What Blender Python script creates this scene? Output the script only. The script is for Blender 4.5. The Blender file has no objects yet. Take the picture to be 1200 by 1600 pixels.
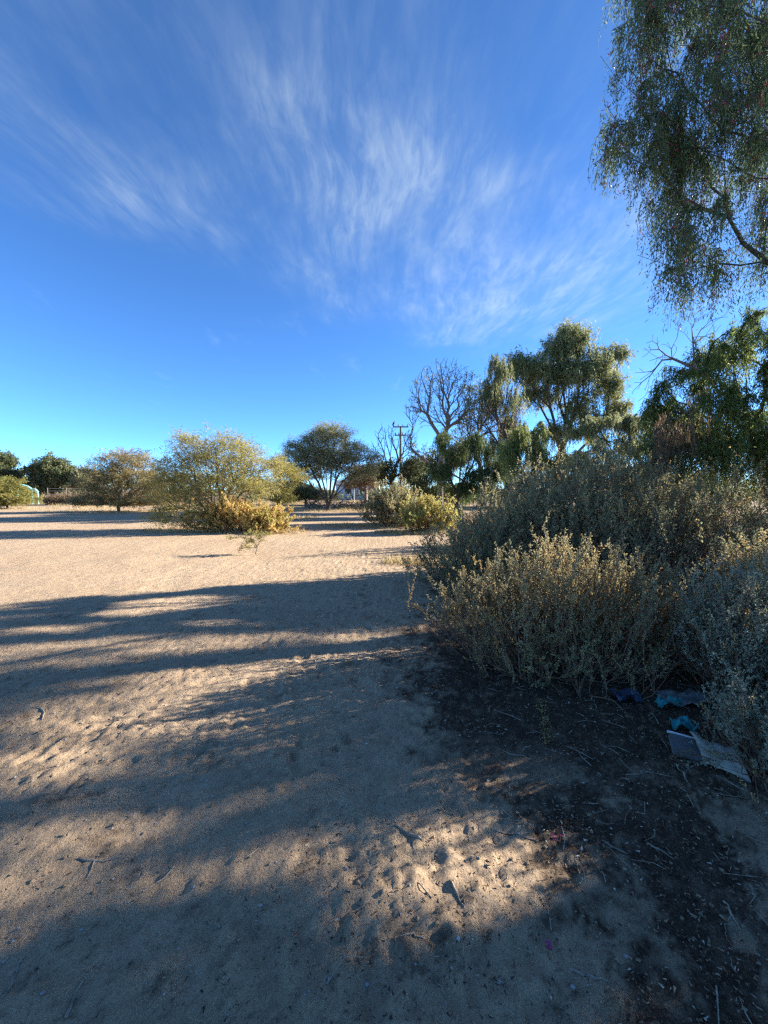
import bpy, math
import numpy as np
from mathutils import Vector, Matrix, Euler

# ------------------------------------------------------------------ camera, sky, sun, exposure
S = bpy.context.scene
C = S.collection
R = math.radians
CAM_H, FPX, HORIZON = 1.55, 640.0, 765.0            # in pixels of the 1200 x 1600 photograph
PITCH = math.atan((800 - HORIZON) / FPX)
cd = bpy.data.cameras.new('camera')
cd.sensor_fit = 'VERTICAL'; cd.sensor_height = 32; cd.lens = 32 * FPX / 1600
cd.clip_start = 0.05; cd.clip_end = 6000
cam = bpy.data.objects.new('camera', cd); C.objects.link(cam)
cam.location = (0, 0, CAM_H); cam.rotation_euler = (R(90) - PITCH, 0, 0)
S.camera = cam

SUN_AZ, SUN_EL = R(72), R(20)                       # azimuth from the view direction (+Y) towards +X
SUN = np.array([math.sin(SUN_AZ) * math.cos(SUN_EL), math.cos(SUN_AZ) * math.cos(SUN_EL), math.sin(SUN_EL)])
sd = bpy.data.lights.new('sun', 'SUN'); sd.energy = 5.0; sd.angle = R(0.55); sd.color = (1, 0.985, 0.93)
so = bpy.data.objects.new('sun', sd); C.objects.link(so)
so.rotation_euler = Vector(SUN).to_track_quat('Z', 'Y').to_euler()
so.location = (30, 10, 20)

W = bpy.data.worlds.new('World'); S.world = W; W.use_nodes = True
wt = W.node_tree; wt.nodes.clear()
def wn(t, **k):
    n = wt.nodes.new(t)
    for a, b in k.items(): setattr(n, a, b)
    return n
def wmath(op, a, b=None, c=None, clamp=False):
    n = wn('ShaderNodeMath', operation=op); n.use_clamp = clamp
    for i, v in enumerate((a, b, c)):
        if v is None: continue
        if isinstance(v, (int, float)): n.inputs[i].default_value = v
        else: wt.links.new(v, n.inputs[i])
    return n.outputs[0]
def wsmooth(v, lo, hi):
    n = wn('ShaderNodeMapRange', interpolation_type='SMOOTHSTEP'); wt.links.new(v, n.inputs[0])
    n.inputs[1].default_value = lo; n.inputs[2].default_value = hi
    return n.outputs[0]
sky = wn('ShaderNodeTexSky', sky_type='NISHITA')
sky.sun_disc = False; sky.sun_elevation = SUN_EL; sky.sun_rotation = SUN_AZ
sky.altitude = 1100; sky.air_density = 0.6; sky.dust_density = 0.0; sky.ozone_density = 7.0
# high cirrus: streaks on a flat layer overhead, so they fan out towards the viewer by themselves
tc = wn('ShaderNodeTexCoord'); sx = wn('ShaderNodeSeparateXYZ'); wt.links.new(tc.outputs['Generated'], sx.inputs[0])
zz = wmath('MAXIMUM', sx.outputs[2], 0.04)
lx = wmath('DIVIDE', sx.outputs[0], zz); ly = wmath('DIVIDE', sx.outputs[1], zz)
lv = wn('ShaderNodeCombineXYZ'); wt.links.new(lx, lv.inputs[0]); wt.links.new(ly, lv.inputs[1])
def wnoise(vec, scale, detail, rough, dist=0.0, stretch=(1, 1, 1), off=(0, 0, 0), rot=0.0):
    mp = wn('ShaderNodeMapping'); wt.links.new(vec, mp.inputs[0])
    mp.inputs['Scale'].default_value = stretch; mp.inputs['Location'].default_value = off; mp.inputs['Rotation'].default_value = (0, 0, rot)
    n = wn('ShaderNodeTexNoise'); wt.links.new(mp.outputs[0], n.inputs['Vector'])
    n.inputs['Scale'].default_value = scale; n.inputs['Detail'].default_value = detail
    n.inputs['Roughness'].default_value = rough; n.inputs['Distortion'].default_value = dist
    return n.outputs['Fac']
warp = wnoise(lv.outputs[0], 0.8, 1.5, 0.4)
lxw = wmath('ADD', lx, wmath('MULTIPLY', wmath('SUBTRACT', warp, 0.5), 0.5))
lv2 = wn('ShaderNodeCombineXYZ'); wt.links.new(lxw, lv2.inputs[0]); wt.links.new(ly, lv2.inputs[1])
streak = wnoise(lv2.outputs[0], 2.6, 12, 0.64, 0.35, (2.1, 0.62, 1), (3.1, 0.4, 0), R(-7))
streak2 = wnoise(lv2.outputs[0], 8.0, 10, 0.66, 0.45, (2.2, 0.55, 1), (1.7, 5.4, 0), R(9))
patch = wnoise(lv.outputs[0], 1.15, 4, 0.55, 0.2, (1.2, 0.8, 1), (2.3, 7.7, 0))
edge = wmath('SUBTRACT', wmath('MULTIPLY_ADD', lx, 1.0, 2.75), ly)          # the bank's ragged lower border
edge = wmath('ADD', edge, wmath('MULTIPLY', wmath('SUBTRACT', patch, 0.5), 1.1))
bank = wmath('MULTIPLY', wsmooth(edge, -0.12, 0.65), wsmooth(ly, 0.35, 1.55))
core = wmath('ADD', wmath('MULTIPLY', lx, lx), wmath('POWER', wmath('MULTIPLY', wmath('SUBTRACT', ly, 1.9), 0.75), 2.0))
bank = wmath('MULTIPLY', bank, wmath('MULTIPLY_ADD', wsmooth(core, 2.6, 0.1), 0.55, 0.45))
s_all = wmath('MULTIPLY_ADD', streak2, 0.58, wmath('MULTIPLY', streak, 0.62))
thin = wmath('MULTIPLY', wsmooth(s_all, 0.46, 0.84), wmath('MULTIPLY_ADD', wsmooth(patch, 0.36, 0.62), 0.8, 0.2))
wisps = wmath('MULTIPLY', thin, bank)
faint = wmath('MULTIPLY', wmath('MULTIPLY', wsmooth(streak, 0.52, 0.8), wsmooth(patch, 0.46, 0.7)), 0.2)
veil = wmath('MULTIPLY', wmath('MULTIPLY', bank, wsmooth(patch, 0.25, 0.7)), 0.09)
cov = wmath('ADD', wmath('MULTIPLY', wisps, 0.38), wmath('ADD', faint, veil), clamp=True)
cov = wmath('MULTIPLY', cov, wsmooth(sx.outputs[2], 0.05, 0.3))
mx = wn('ShaderNodeMix', data_type='RGBA'); wt.links.new(cov, mx.inputs['Factor'])
skyadj = wn('ShaderNodeHueSaturation'); wt.links.new(sky.outputs[0], skyadj.inputs['Color'])
skyadj.inputs['Saturation'].default_value = 1.0
tintn = wn('ShaderNodeMix', data_type='RGBA', blend_type='MULTIPLY'); tintn.inputs['Factor'].default_value = 1
wt.links.new(skyadj.outputs[0], tintn.inputs['A']); tintn.inputs['B'].default_value = (0.84, 0.99, 0.98, 1)
wt.links.new(tintn.outputs['Result'], mx.inputs['A']); mx.inputs['B'].default_value = (2.3, 2.72, 2.85, 1)
bg = wn('ShaderNodeBackground'); wt.links.new(mx.outputs['Result'], bg.inputs[0]); bg.inputs[1].default_value = 0.101
wo = wn('ShaderNodeOutputWorld'); wt.links.new(bg.outputs[0], wo.inputs[0])

S.view_settings.view_transform = 'Standard'; S.view_settings.look = 'None'
S.view_settings.exposure = 1.95; S.view_settings.gamma = 1; S.view_settings.use_curve_mapping = False
S.render.engine = 'CYCLES'
S.cycles.use_denoising = False
S.cycles.max_bounces = 6; S.cycles.diffuse_bounces = 4; S.cycles.transmission_bounces = 4; S.cycles.glossy_bounces = 2
S.cycles.caustics_reflective = False; S.cycles.caustics_refractive = False
S.cycles.filter_width = 1.35; S.cycles.sample_clamp_indirect = 8

# ------------------------------------------------------------------ helpers
rng = np.random.default_rng(7)
CP, SP = math.cos(PITCH), math.sin(PITCH)
def at(px, py, Y):
    """the point at depth Y that the photograph shows at pixel px, py"""
    xr, yr = (px - 600) / FPX, (800 - py) / FPX
    d = np.array([xr, yr * SP + CP, yr * CP - SP])
    return np.array([0, 0, CAM_H]) + d * (Y / d[1])
def grd(px, py):
    xr, yr = (px - 600) / FPX, (800 - py) / FPX
    d = np.array([xr, yr * SP + CP, yr * CP - SP])
    return np.array([0, 0, CAM_H]) + d * (CAM_H / -d[2])
def to_px(P):
    y = P[:, 1] * CP - (P[:, 2] - CAM_H) * SP; u = P[:, 1] * SP + (P[:, 2] - CAM_H) * CP
    y = np.where(y < 0.05, 0.05, y)
    return 600 + FPX * P[:, 0] / y, 800 - FPX * u / y
def hsh(ix, iy, seed):
    h = (ix.astype(np.int64) * 374761393 + iy.astype(np.int64) * 668265263 + seed * 982451653) & 0xffffffff
    h = ((h ^ (h >> 13)) * 1274126177) & 0xffffffff
    return ((h ^ (h >> 16)) & 0xffff) / 65535.0
def vn(x, y, seed=0):
    ix, iy = np.floor(x), np.floor(y); fx, fy = x - ix, y - iy
    fx = fx * fx * (3 - 2 * fx); fy = fy * fy * (3 - 2 * fy)
    a, b = hsh(ix, iy, seed), hsh(ix + 1, iy, seed); c, d = hsh(ix, iy + 1, seed), hsh(ix + 1, iy + 1, seed)
    return (a + (b - a) * fx) * (1 - fy) + (c + (d - c) * fx) * fy - 0.5
def sstep(x, a, b):
    t = np.clip((x - a) / (b - a), 0, 1); return t * t * (3 - 2 * t)
def unit(v):
    return v / np.maximum(np.linalg.norm(v, axis=-1, keepdims=True), 1e-9)
def rdirs(n):
    return unit(rng.normal(size=(n, 3)))

def mesh_np(name, verts, quads, tint=None, smooth=False, extra=None):
    verts = np.asarray(verts, dtype=np.float32).reshape(-1, 3); quads = np.asarray(quads, dtype=np.int32)
    k = quads.shape[1]; m = bpy.data.meshes.new(name)
    m.vertices.add(len(verts)); m.vertices.foreach_set('co', verts.ravel())
    m.loops.add(quads.size); m.loops.foreach_set('vertex_index', quads.ravel())
    m.polygons.add(len(quads))
    m.polygons.foreach_set('loop_start', np.arange(0, quads.size, k, dtype=np.int32))
    m.polygons.foreach_set('loop_total', np.full(len(quads), k, dtype=np.int32))
    m.polygons.foreach_set('use_smooth', np.full(len(quads), smooth, dtype=bool))
    if tint is not None:
        a = m.attributes.new('tint', 'FLOAT', 'FACE'); a.data.foreach_set('value', np.asarray(tint, dtype=np.float32))
    if extra:
        for nm, v in extra.items():
            a = m.attributes.new(nm, 'FLOAT', 'POINT'); a.data.foreach_set('value', np.asarray(v, dtype=np.float32))
    m.update(calc_edges=True)
    return m
def link(name, mesh, mat, parent=None, kind=None, loc=None):
    o = bpy.data.objects.new(name, mesh); C.objects.link(o)
    if mat is not None: mesh.materials.append(mat)
    if parent is not None:
        o.parent = parent; o.matrix_parent_inverse = Matrix.Translation(-Vector(parent.location))
    if kind: o['kind'] = kind
    if loc is not None: o.location = loc
    return o
def tag(o, label, cat, group=None):
    o['label'] = label; o['category'] = cat
    if group: o['group'] = group
    return o
def thing(name, loc, label, cat, group=None):
    o = bpy.data.objects.new(name, None); C.objects.link(o); o.location = tuple(float(v) for v in loc)
    o.empty_display_size = 0.3
    return tag(o, label, cat, group)

# ------------------------------------------------------------------ materials
def mat(name):
    m = bpy.data.materials.new(name); m.use_nodes = True; m.node_tree.nodes.clear(); return m, m.node_tree
def nd(t, typ, ins=None, **k):
    n = t.nodes.new(typ)
    for a, b in k.items(): setattr(n, a, b)
    for a, b in (ins or {}).items():
        if hasattr(b, 'is_linked') or isinstance(b, bpy.types.NodeSocket): t.links.new(b, n.inputs[a])
        else: n.inputs[a].default_value = b
    return n
def ramp(t, fac, stops):
    n = t.nodes.new('ShaderNodeValToRGB'); t.links.new(fac, n.inputs[0]); e = n.color_ramp.elements
    while len(e) < len(stops): e.new(0.5)
    for i, (p, c) in enumerate(stops): e[i].position = p; e[i].color = (*c, 1)
    return n.outputs[0]
def leaf_mat(name, stops, trans=0.3, rough=0.6, spec=0.25):
    m, t = mat(name)
    a = nd(t, 'ShaderNodeAttribute', attribute_name='tint')
    stops = [(p_, (c_[0] * 1.06, c_[1] * 1.0, c_[2] * .88)) for p_, c_ in stops]
    col = ramp(t, a.outputs['Fac'], stops)
    p = nd(t, 'ShaderNodeBsdfPrincipled', {'Base Color': col, 'Roughness': rough, 'Specular IOR Level': spec})
    tl = nd(t, 'ShaderNodeBsdfTranslucent', {'Color': col})
    mixs = nd(t, 'ShaderNodeMixShader', {0: trans, 1: p.outputs[0], 2: tl.outputs[0]})
    nd(t, 'ShaderNodeOutputMaterial', {'Surface': mixs.outputs[0]})
    return m
def bark_mat(name, a, b, scale=14):
    m, t = mat(name)
    g = nd(t, 'ShaderNodeNewGeometry')
    mp = nd(t, 'ShaderNodeMapping', {0: g.outputs['Position'], 'Scale': (1, 1, 0.3)})
    n = nd(t, 'ShaderNodeTexNoise', {'Vector': mp.outputs[0], 'Scale': scale, 'Detail': 6.0, 'Roughness': 0.65})
    col = ramp(t, n.outputs['Fac'], [(0.3, a), (0.7, b)])
    bp = nd(t, 'ShaderNodeBump', {'Height': n.outputs['Fac'], 'Strength': 0.7, 'Distance': 0.02})
    p = nd(t, 'ShaderNodeBsdfPrincipled', {'Base Color': col, 'Roughness': 0.9, 'Specular IOR Level': 0.2, 'Normal': bp.outputs[0]})
    nd(t, 'ShaderNodeOutputMaterial', {'Surface': p.outputs[0]})
    return m
def plain_mat(name, col, col2=None, rough=0.7, scale=20.0, bump=0.0, spec=0.4, trans=0.0):
    m, t = mat(name)
    g = nd(t, 'ShaderNodeTexCoord')
    n = nd(t, 'ShaderNodeTexNoise', {'Vector': g.outputs['Object'], 'Scale': scale, 'Detail': 5.0, 'Roughness': 0.6})
    c = ramp(t, n.outputs['Fac'], [(0.3, col), (0.7, col2 or tuple(v * 0.75 for v in col))])
    bp = nd(t, 'ShaderNodeBump', {'Height': n.outputs['Fac'], 'Strength': bump, 'Distance': 0.01})
    p = nd(t, 'ShaderNodeBsdfPrincipled', {'Base Color': c, 'Roughness': rough, 'Specular IOR Level': spec, 'Normal': bp.outputs[0]})
    nd(t, 'ShaderNodeOutputMaterial', {'Surface': p.outputs[0]})
    return m

M = {}
M['pepper'] = leaf_mat('pepper_leaf', [(0, (.055, .09, .05)), (.45, (.10, .145, .075)), (.8, (.15, .20, .095)), (1, (.23, .26, .13))], .48)
M['pepper_far'] = leaf_mat('far_pepper_leaf', [(0, (.13, .155, .075)), (.5, (.22, .24, .115)), (1, (.36, .35, .17))], .48)
M['pepper_dark'] = leaf_mat('dark_pepper_leaf', [(0, (.05, .08, .028)), (.6, (.095, .13, .045)), (1, (.19, .21, .07))], .4)
M['pepper_right'] = leaf_mat('right_pepper_leaf', [(0, (.07, .105, .035)), (.45, (.13, .175, .055)), (.8, (.21, .25, .08)), (1, (.32, .33, .12))], .5)
M['lime'] = leaf_mat('young_pepper_leaf', [(0, (.16, .19, .06)), (.6, (.26, .28, .09)), (1, (.36, .36, .14))], .42)
M['berry'] = leaf_mat('berry_skin', [(0, (.14, .03, .04)), (.6, (.26, .05, .07)), (1, (.36, .11, .12))], .3, .4, .4)
M['thorn'] = leaf_mat('thorn_leaf', [(0, (.19, .185, .065)), (.5, (.32, .295, .105)), (1, (.46, .38, .14))], .5)
M['thorn_brown'] = leaf_mat('brown_thorn_leaf', [(0, (.17, .14, .07)), (.5, (.28, .235, .11)), (1, (.38, .29, .14))], .45)
M['thorn_yellow'] = leaf_mat('yellow_thorn_leaf', [(0, (.17, .17, .05)), (.5, (.27, .25, .075)), (1, (.38, .31, .10))], .4)
M['acacia'] = leaf_mat('acacia_leaf', [(0, (.18, .185, .10)), (.6, (.30, .29, .16)), (1, (.42, .39, .21))], .5)
M['far_green'] = leaf_mat('far_leaf', [(0, (.075, .095, .05)), (.6, (.13, .15, .075)), (1, (.23, .225, .105))], .4)
M['brown_leaf'] = leaf_mat('dry_leaf', [(0, (.12, .08, .05)), (.6, (.22, .15, .085)), (1, (.33, .24, .13))], .3)
M['salt'] = leaf_mat('saltbush_leaf', [(0, (.19, .185, .105)), (.5, (.30, .29, .165)), (.85, (.38, .355, .205)), (1, (.47, .385, .20))], .42)
M['salt_warm'] = leaf_mat('straw_saltbush_leaf', [(0, (.20, .175, .10)), (.5, (.32, .29, .17)), (.85, (.40, .36, .21)), (1, (.50, .40, .21))], .45)
M['salt_blue'] = leaf_mat('grey_saltbush_leaf', [(0, (.20, .21, .16)), (.5, (.31, .33, .25)), (1, (.42, .41, .29))], .36)
M['seed'] = leaf_mat('seed_head', [(0, (.32, .21, .09)), (.6, (.50, .36, .16)), (1, (.60, .47, .24))], .45)
M['gold'] = leaf_mat('golden_saltbush_leaf', [(0, (.40, .27, .09)), (.6, (.60, .43, .16)), (1, (.66, .52, .24))], .48)
M['gold_green'] = leaf_mat('yellow_green_leaf', [(0, (.28, .28, .09)), (.6, (.44, .42, .14)), (1, (.56, .48, .19))], .48)
M['bark'] = bark_mat('bark', (.045, .034, .027), (.13, .10, .078))
M['bark_grey'] = bark_mat('grey_bark', (.10, .085, .072), (.24, .20, .17))
M['dead_wood'] = bark_mat('dead_wood', (.135, .095, .075), (.28, .21, .165))
M['stem'] = bark_mat('saltbush_stem', (.10, .055, .035), (.24, .15, .095), 40)
M['twig'] = bark_mat('dry_twig', (.20, .15, .10), (.42, .33, .24), 30)
M['straw'] = leaf_mat('dry_grass_blade', [(0, (.30, .22, .11)), (.6, (.46, .36, .19)), (1, (.55, .45, .27))], .3)
M['litter'] = leaf_mat('leaf_litter', [(0, (.035, .024, .018)), (.4, (.12, .07, .042)), (.7, (.26, .17, .105)), (.92, (.34, .27, .19)), (1, (.50, .45, .38))], .1)
M['pebble'] = plain_mat('pebble', (.42, .37, .32), (.22, .19, .17), .85, 6)

# ------------------------------------------------------------------ ground
PATH = [(-4.5, 30), (-2.6, 20), (-0.9, 12), (-0.2, 8), (-0.25, 5), (-0.1, 3), (-0.2, 1)]
def base_h(x, y):
    """the lie of the land without the trodden detail"""
    d = np.hypot(x, y)
    h = 0.05 * vn(x * 0.35, y * 0.35, 3) + 0.035 * vn(x * 0.9, y * 0.9, 4)
    # low rise of drifted sand and litter under the bushes on the right
    h = h + 0.10 * np.exp(-(((x - 2.2) / 1.6) ** 2 + ((y - 4.2) / 1.6) ** 2)) + 0.12 * np.exp(-(((x - 4) / 2.5) ** 2 + ((y - 7) / 1.5) ** 2))
    return h * sstep(d, -0.5, 1.2)
def litter_mask(x, y):
    P = np.stack([x, y, np.zeros_like(x)], -1).reshape(-1, 3)
    # dark mat of fallen leaves under and right of the front bush; ragged border
    bx = np.interp(y.ravel(), [0, 1.2, 1.55, 1.85, 2.1, 2.4, 3.0, 3.6, 4.2, 5.2, 7, 9], [.55, .52, .62, .50, .36, .42, .32, .18, .42, .62, .8, 1.2])
    n1 = vn(P[:, 0] * 2.3, P[:, 1] * 2.3, 11); n2 = vn(P[:, 0] * 7, P[:, 1] * 7, 12); n3 = vn(P[:, 0] * 19, P[:, 1] * 19, 13); n4 = vn(P[:, 0] * 48, P[:, 1] * 48, 14)
    m = sstep(P[:, 0] - bx + 0.5 * n1 + 0.34 * n2 + 0.26 * n3 + .24 * n4, -0.22, 0.34)
    # bare sand showing through in places nearer the viewer
    bare = sstep(n1 + 0.5 * n2 + .5 * n3 + .4 * n4, 0.06, 0.34) * sstep(P[:, 1], 2.6, 1.9)
    m = m * (1 - 0.85 * bare) * (.95 + .5 * n3 + .4 * n4) * np.maximum(sstep(P[:, 1], 11, 8), sstep(P[:, 0], 1.5, 3) * sstep(P[:, 1], 30, 22))
    # loose scraps elsewhere in the shade
    k1 = vn(P[:, 0] * 3.1 + 5, P[:, 1] * 3.1, 15); k2 = vn(P[:, 0] * 9, P[:, 1] * 9, 16); k3 = vn(P[:, 0] * 26, P[:, 1] * 26, 17)
    k4 = vn(P[:, 0] * 60, P[:, 1] * 60, 18)
    scraps = sstep(k1 * 0.55 + k2 * 0.6 + k3 * 0.75 + k4 * .5, 0.30, 0.62) * sstep(P[:, 1] - 0.325 * P[:, 0], 8.4, 6.2) * 0.5
    return np.clip(np.maximum(m, scraps), 0, 1).reshape(x.shape)
def axis_pts(spans):
    out = []
    for a, b, s0, s1 in spans:
        x = a
        while x < b:
            out.append(x); x += s0 + (s1 - s0) * (x - a) / (b - a)
    out.append(spans[-1][1]); return np.array(out)
gy = axis_pts([(-40, -4, 8, 2), (-4, 0.3, 0.5, 0.1), (0.3, 0.9, 0.1, 0.02), (0.9, 3, 0.015, 0.024), (3, 8, 0.024, 0.08), (8, 20, .08, .4), (20, 70, .4, 4), (70, 400, 8, 60), (400, 2500, 100, 500)])
gxp = axis_pts([(0, 2.2, 0.0175, 0.022), (2.2, 7, 0.03, 0.2), (7, 20, .12, .8), (20, 80, 1, 6), (80, 400, 12, 60), (400, 2500, 100, 500)])
gxn = axis_pts([(0, 2.6, 0.0175, 0.022), (2.6, 7, 0.028, 0.11), (7, 20, .06, .5), (20, 80, .8, 6), (80, 400, 12, 60), (400, 2500, 100, 500)])
gx = np.concatenate([-gxn[:0:-1], gxp])
GX, GY = np.meshgrid(gx, gy)
GZ = base_h(GX, GY)
near = sstep(np.hypot(GX, GY), 26, 9)
GZ += near * (0.016 * vn(GX * 2.6, GY * 2.6, 21) + 0.010 * vn(GX * 6.5 + 3, GY * 6.5, 22) + (0.005 + .004 * sstep(GY, 6, 3)) * vn(GX * 15, GY * 15, 23)
              + (.006 + .008 * sstep(GY, 5, 2.5)) * vn(GX * 33, GY * 33, 24) * (.4 + 1.6 * (vn(GX * 1.7, GY * 1.7, 26) + .5)) + .007 * vn(GX * 70, GY * 70, 25))
def dent(cx, cy, rx, ry, rot, depth):
    m = max(rx, ry) * 2.6
    i0, i1 = np.searchsorted(gy, [cy - m, cy + m]); j0, j1 = np.searchsorted(gx, [cx - m, cx + m])
    if i1 <= i0 or j1 <= j0: return
    X, Y = GX[i0:i1, j0:j1] - cx, GY[i0:i1, j0:j1] - cy
    c, s = math.cos(rot), math.sin(rot)
    q = ((X * c + Y * s) / rx) ** 2 + ((-X * s + Y * c) / ry) ** 2
    GZ[i0:i1, j0:j1] += depth * (-np.exp(-q * q) + 0.55 * np.exp(-((np.sqrt(q) - 1.35) / 0.32) ** 2))
pxs = np.array(PATH)
for k in range(520):                                 # old footprints, thickest along the trodden line
    y = 0.9 + 9.5 * rng.random() ** 1.5
    x = np.interp(y, pxs[::-1, 1], pxs[::-1, 0]) + rng.normal() * (0.55 if k % 3 else 2.2)
    s = 0.8 + 0.5 * rng.random()
    dent(x, y, 0.045 * s, 0.12 * s, rng.normal() * 0.45, (0.002 + 0.005 * rng.random()) * (1.9 if k % 3 and 2.2 < y < 5 else 1))
for k in range(900):                                 # hoof and paw marks, scuffs
    y = 0.9 + 7 * rng.random() ** 1.3; x = rng.uniform(-5, 1.0)
    s = 0.6 + 0.9 * rng.random(); dent(x, y, 0.03 * s, 0.04 * s, rng.random() * 3, 0.002 + 0.006 * rng.random())
for x0, a in ((-0.13, 0.03), (0.10, -0.02)):         # a pair of bicycle ruts through the sun patch
    for j in range(60):
        y = 1.15 + j * 0.035
        dent(x0 + a * (y - 1) + 0.02 * math.sin(y * 3), y, 0.013, 0.03, 0, 0.0025)
LM = litter_mask(GX, GY)
GZ += near * LM * 0.012 * (vn(GX * 45, GY * 45, 31) + vn(GX * 90, GY * 90, 32))
def gz(x, y):
    """ground height at a point, from the built sheet"""
    j = np.clip(np.searchsorted(gx, x) - 1, 0, len(gx) - 2); i = np.clip(np.searchsorted(gy, y) - 1, 0, len(gy) - 2)
    u = (x - gx[j]) / (gx[j + 1] - gx[j]); v = (y - gy[i]) / (gy[i + 1] - gy[i])
    return (GZ[i, j] * (1 - u) + GZ[i, j + 1] * u) * (1 - v) + (GZ[i + 1, j] * (1 - u) + GZ[i + 1, j + 1] * u) * v
ny_, nx_ = GX.shape
idx = np.arange(ny_ * nx_).reshape(ny_, nx_)
q = np.stack([idx[:-1, :-1], idx[:-1, 1:], idx[1:, 1:], idx[1:, :-1]], -1).reshape(-1, 4)
gm = mesh_np('ground', np.stack([GX, GY, GZ], -1), q, smooth=True, extra={'litter': LM.ravel()})
m, t = mat('sand')
g = nd(t, 'ShaderNodeNewGeometry')
n1 = nd(t, 'ShaderNodeTexNoise', {'Vector': g.outputs['Position'], 'Scale': 0.45, 'Detail': 5.0, 'Roughness': .6})
n2 = nd(t, 'ShaderNodeTexNoise', {'Vector': g.outputs['Position'], 'Scale': 7.0, 'Detail': 8.0, 'Roughness': .7})
n3 = nd(t, 'ShaderNodeTexNoise', {'Vector': g.outputs['Position'], 'Scale': 110.0, 'Detail': 4.0, 'Roughness': .7})
c1 = ramp(t, n1.outputs['Fac'], [(.3, (.395, .258, .148)), (.5, (.465, .318, .19)), (.7, (.53, .372, .228))])
c2 = ramp(t, n2.outputs['Fac'], [(.3, (.325, .213, .127)), (.55, (.475, .325, .194)), (.8, (.55, .40, .258))])
mA = nd(t, 'ShaderNodeMix', {'Factor': .5, 'A': c1, 'B': c2}, data_type='RGBA')
grain = ramp(t, n3.outputs['Fac'], [(.28, (.5, .48, .46)), (.5, (1, 1, 1)), (.75, (1.15, 1.15, 1.15))])
mB = nd(t, 'ShaderNodeMix', {'Factor': .6, 'A': mA.outputs['Result'], 'B': grain}, data_type='RGBA', blend_type='MULTIPLY')
# crumbs of dry leaf trodden into the sand, in drifts
n5 = nd(t, 'ShaderNodeTexNoise', {'Vector': g.outputs['Position'], 'Scale': 46.0, 'Detail': 6.0, 'Roughness': .75})
n6 = nd(t, 'ShaderNodeTexNoise', {'Vector': g.outputs['Position'], 'Scale': 2.6, 'Detail': 6.0, 'Roughness': .7})
lim = nd(t, 'ShaderNodeMapRange', {0: n6.outputs['Fac'], 1: .35, 2: .7, 3: .66, 4: .52})
cr = nd(t, 'ShaderNodeMath', {0: n5.outputs['Fac'], 1: lim.outputs[0]}, operation='SUBTRACT')
cr2 = nd(t, 'ShaderNodeMath', {0: cr.outputs[0], 1: 11.0}, operation='MULTIPLY', use_clamp=True)
cp = nd(t, 'ShaderNodeSeparateXYZ', {0: g.outputs['Position']})
cn = nd(t, 'ShaderNodeMapRange', {0: cp.outputs[1], 1: 9.0, 2: 6.0})
cr3 = nd(t, 'ShaderNodeMath', {0: cr2.outputs[0], 1: cn.outputs[0]}, operation='MULTIPLY')
cr4 = nd(t, 'ShaderNodeMath', {0: cr3.outputs[0], 1: .72}, operation='MULTIPLY')
mB = nd(t, 'ShaderNodeMix', {'Factor': cr4.outputs[0], 'A': mB.outputs['Result'], 'B': (.10, .066, .042, 1)}, data_type='RGBA')
# the vacant lot's rim, with redder soil
sp = nd(t, 'ShaderNodeSeparateXYZ', {0: g.outputs['Position']})
far = nd(t, 'ShaderNodeMapRange', {0: sp.outputs[1], 1: 34.0, 2: 48.0})
mC = nd(t, 'ShaderNodeMix', {'Factor': far.outputs[0], 'A': mB.outputs['Result'], 'B': (.30, .19, .115, 1)}, data_type='RGBA')
la = nd(t, 'ShaderNodeAttribute', attribute_name='litter')
lcol = ramp(t, n3.outputs['Fac'], [(.3, (.032, .019, .012)), (.5, (.078, .047, .028)), (.72, (.18, .115, .072))])
lf = nd(t, 'ShaderNodeMath', {0: la.outputs['Fac'], 1: 1.1}, operation='MULTIPLY', use_clamp=True)
mD = nd(t, 'ShaderNodeMix', {'Factor': lf.outputs[0], 'A': mC.outputs['Result'], 'B': lcol}, data_type='RGBA')
vo = nd(t, 'ShaderNodeTexVoronoi', {'Vector': g.outputs['Position'], 'Scale': 60.0})
hs = nd(t, 'ShaderNodeMath', {0: n3.outputs['Fac'], 1: vo.outputs['Distance']}, operation='ADD')
b1 = nd(t, 'ShaderNodeBump', {'Height': hs.outputs[0], 'Strength': .55, 'Distance': .006})
b3 = nd(t, 'ShaderNodeBump', {'Height': n5.outputs['Fac'], 'Strength': .8, 'Distance': .018, 'Normal': b1.outputs[0]})
b2 = nd(t, 'ShaderNodeBump', {'Height': n2.outputs['Fac'], 'Strength': .7, 'Distance': .05, 'Normal': b3.outputs[0]})
pb = nd(t, 'ShaderNodeBsdfPrincipled', {'Base Color': mD.outputs['Result'], 'Roughness': .95, 'Specular IOR Level': .1, 'Normal': b2.outputs[0]})
nd(t, 'ShaderNodeOutputMaterial', {'Surface': pb.outputs[0]})
ground = link('ground', gm, m, kind='structure')

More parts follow.
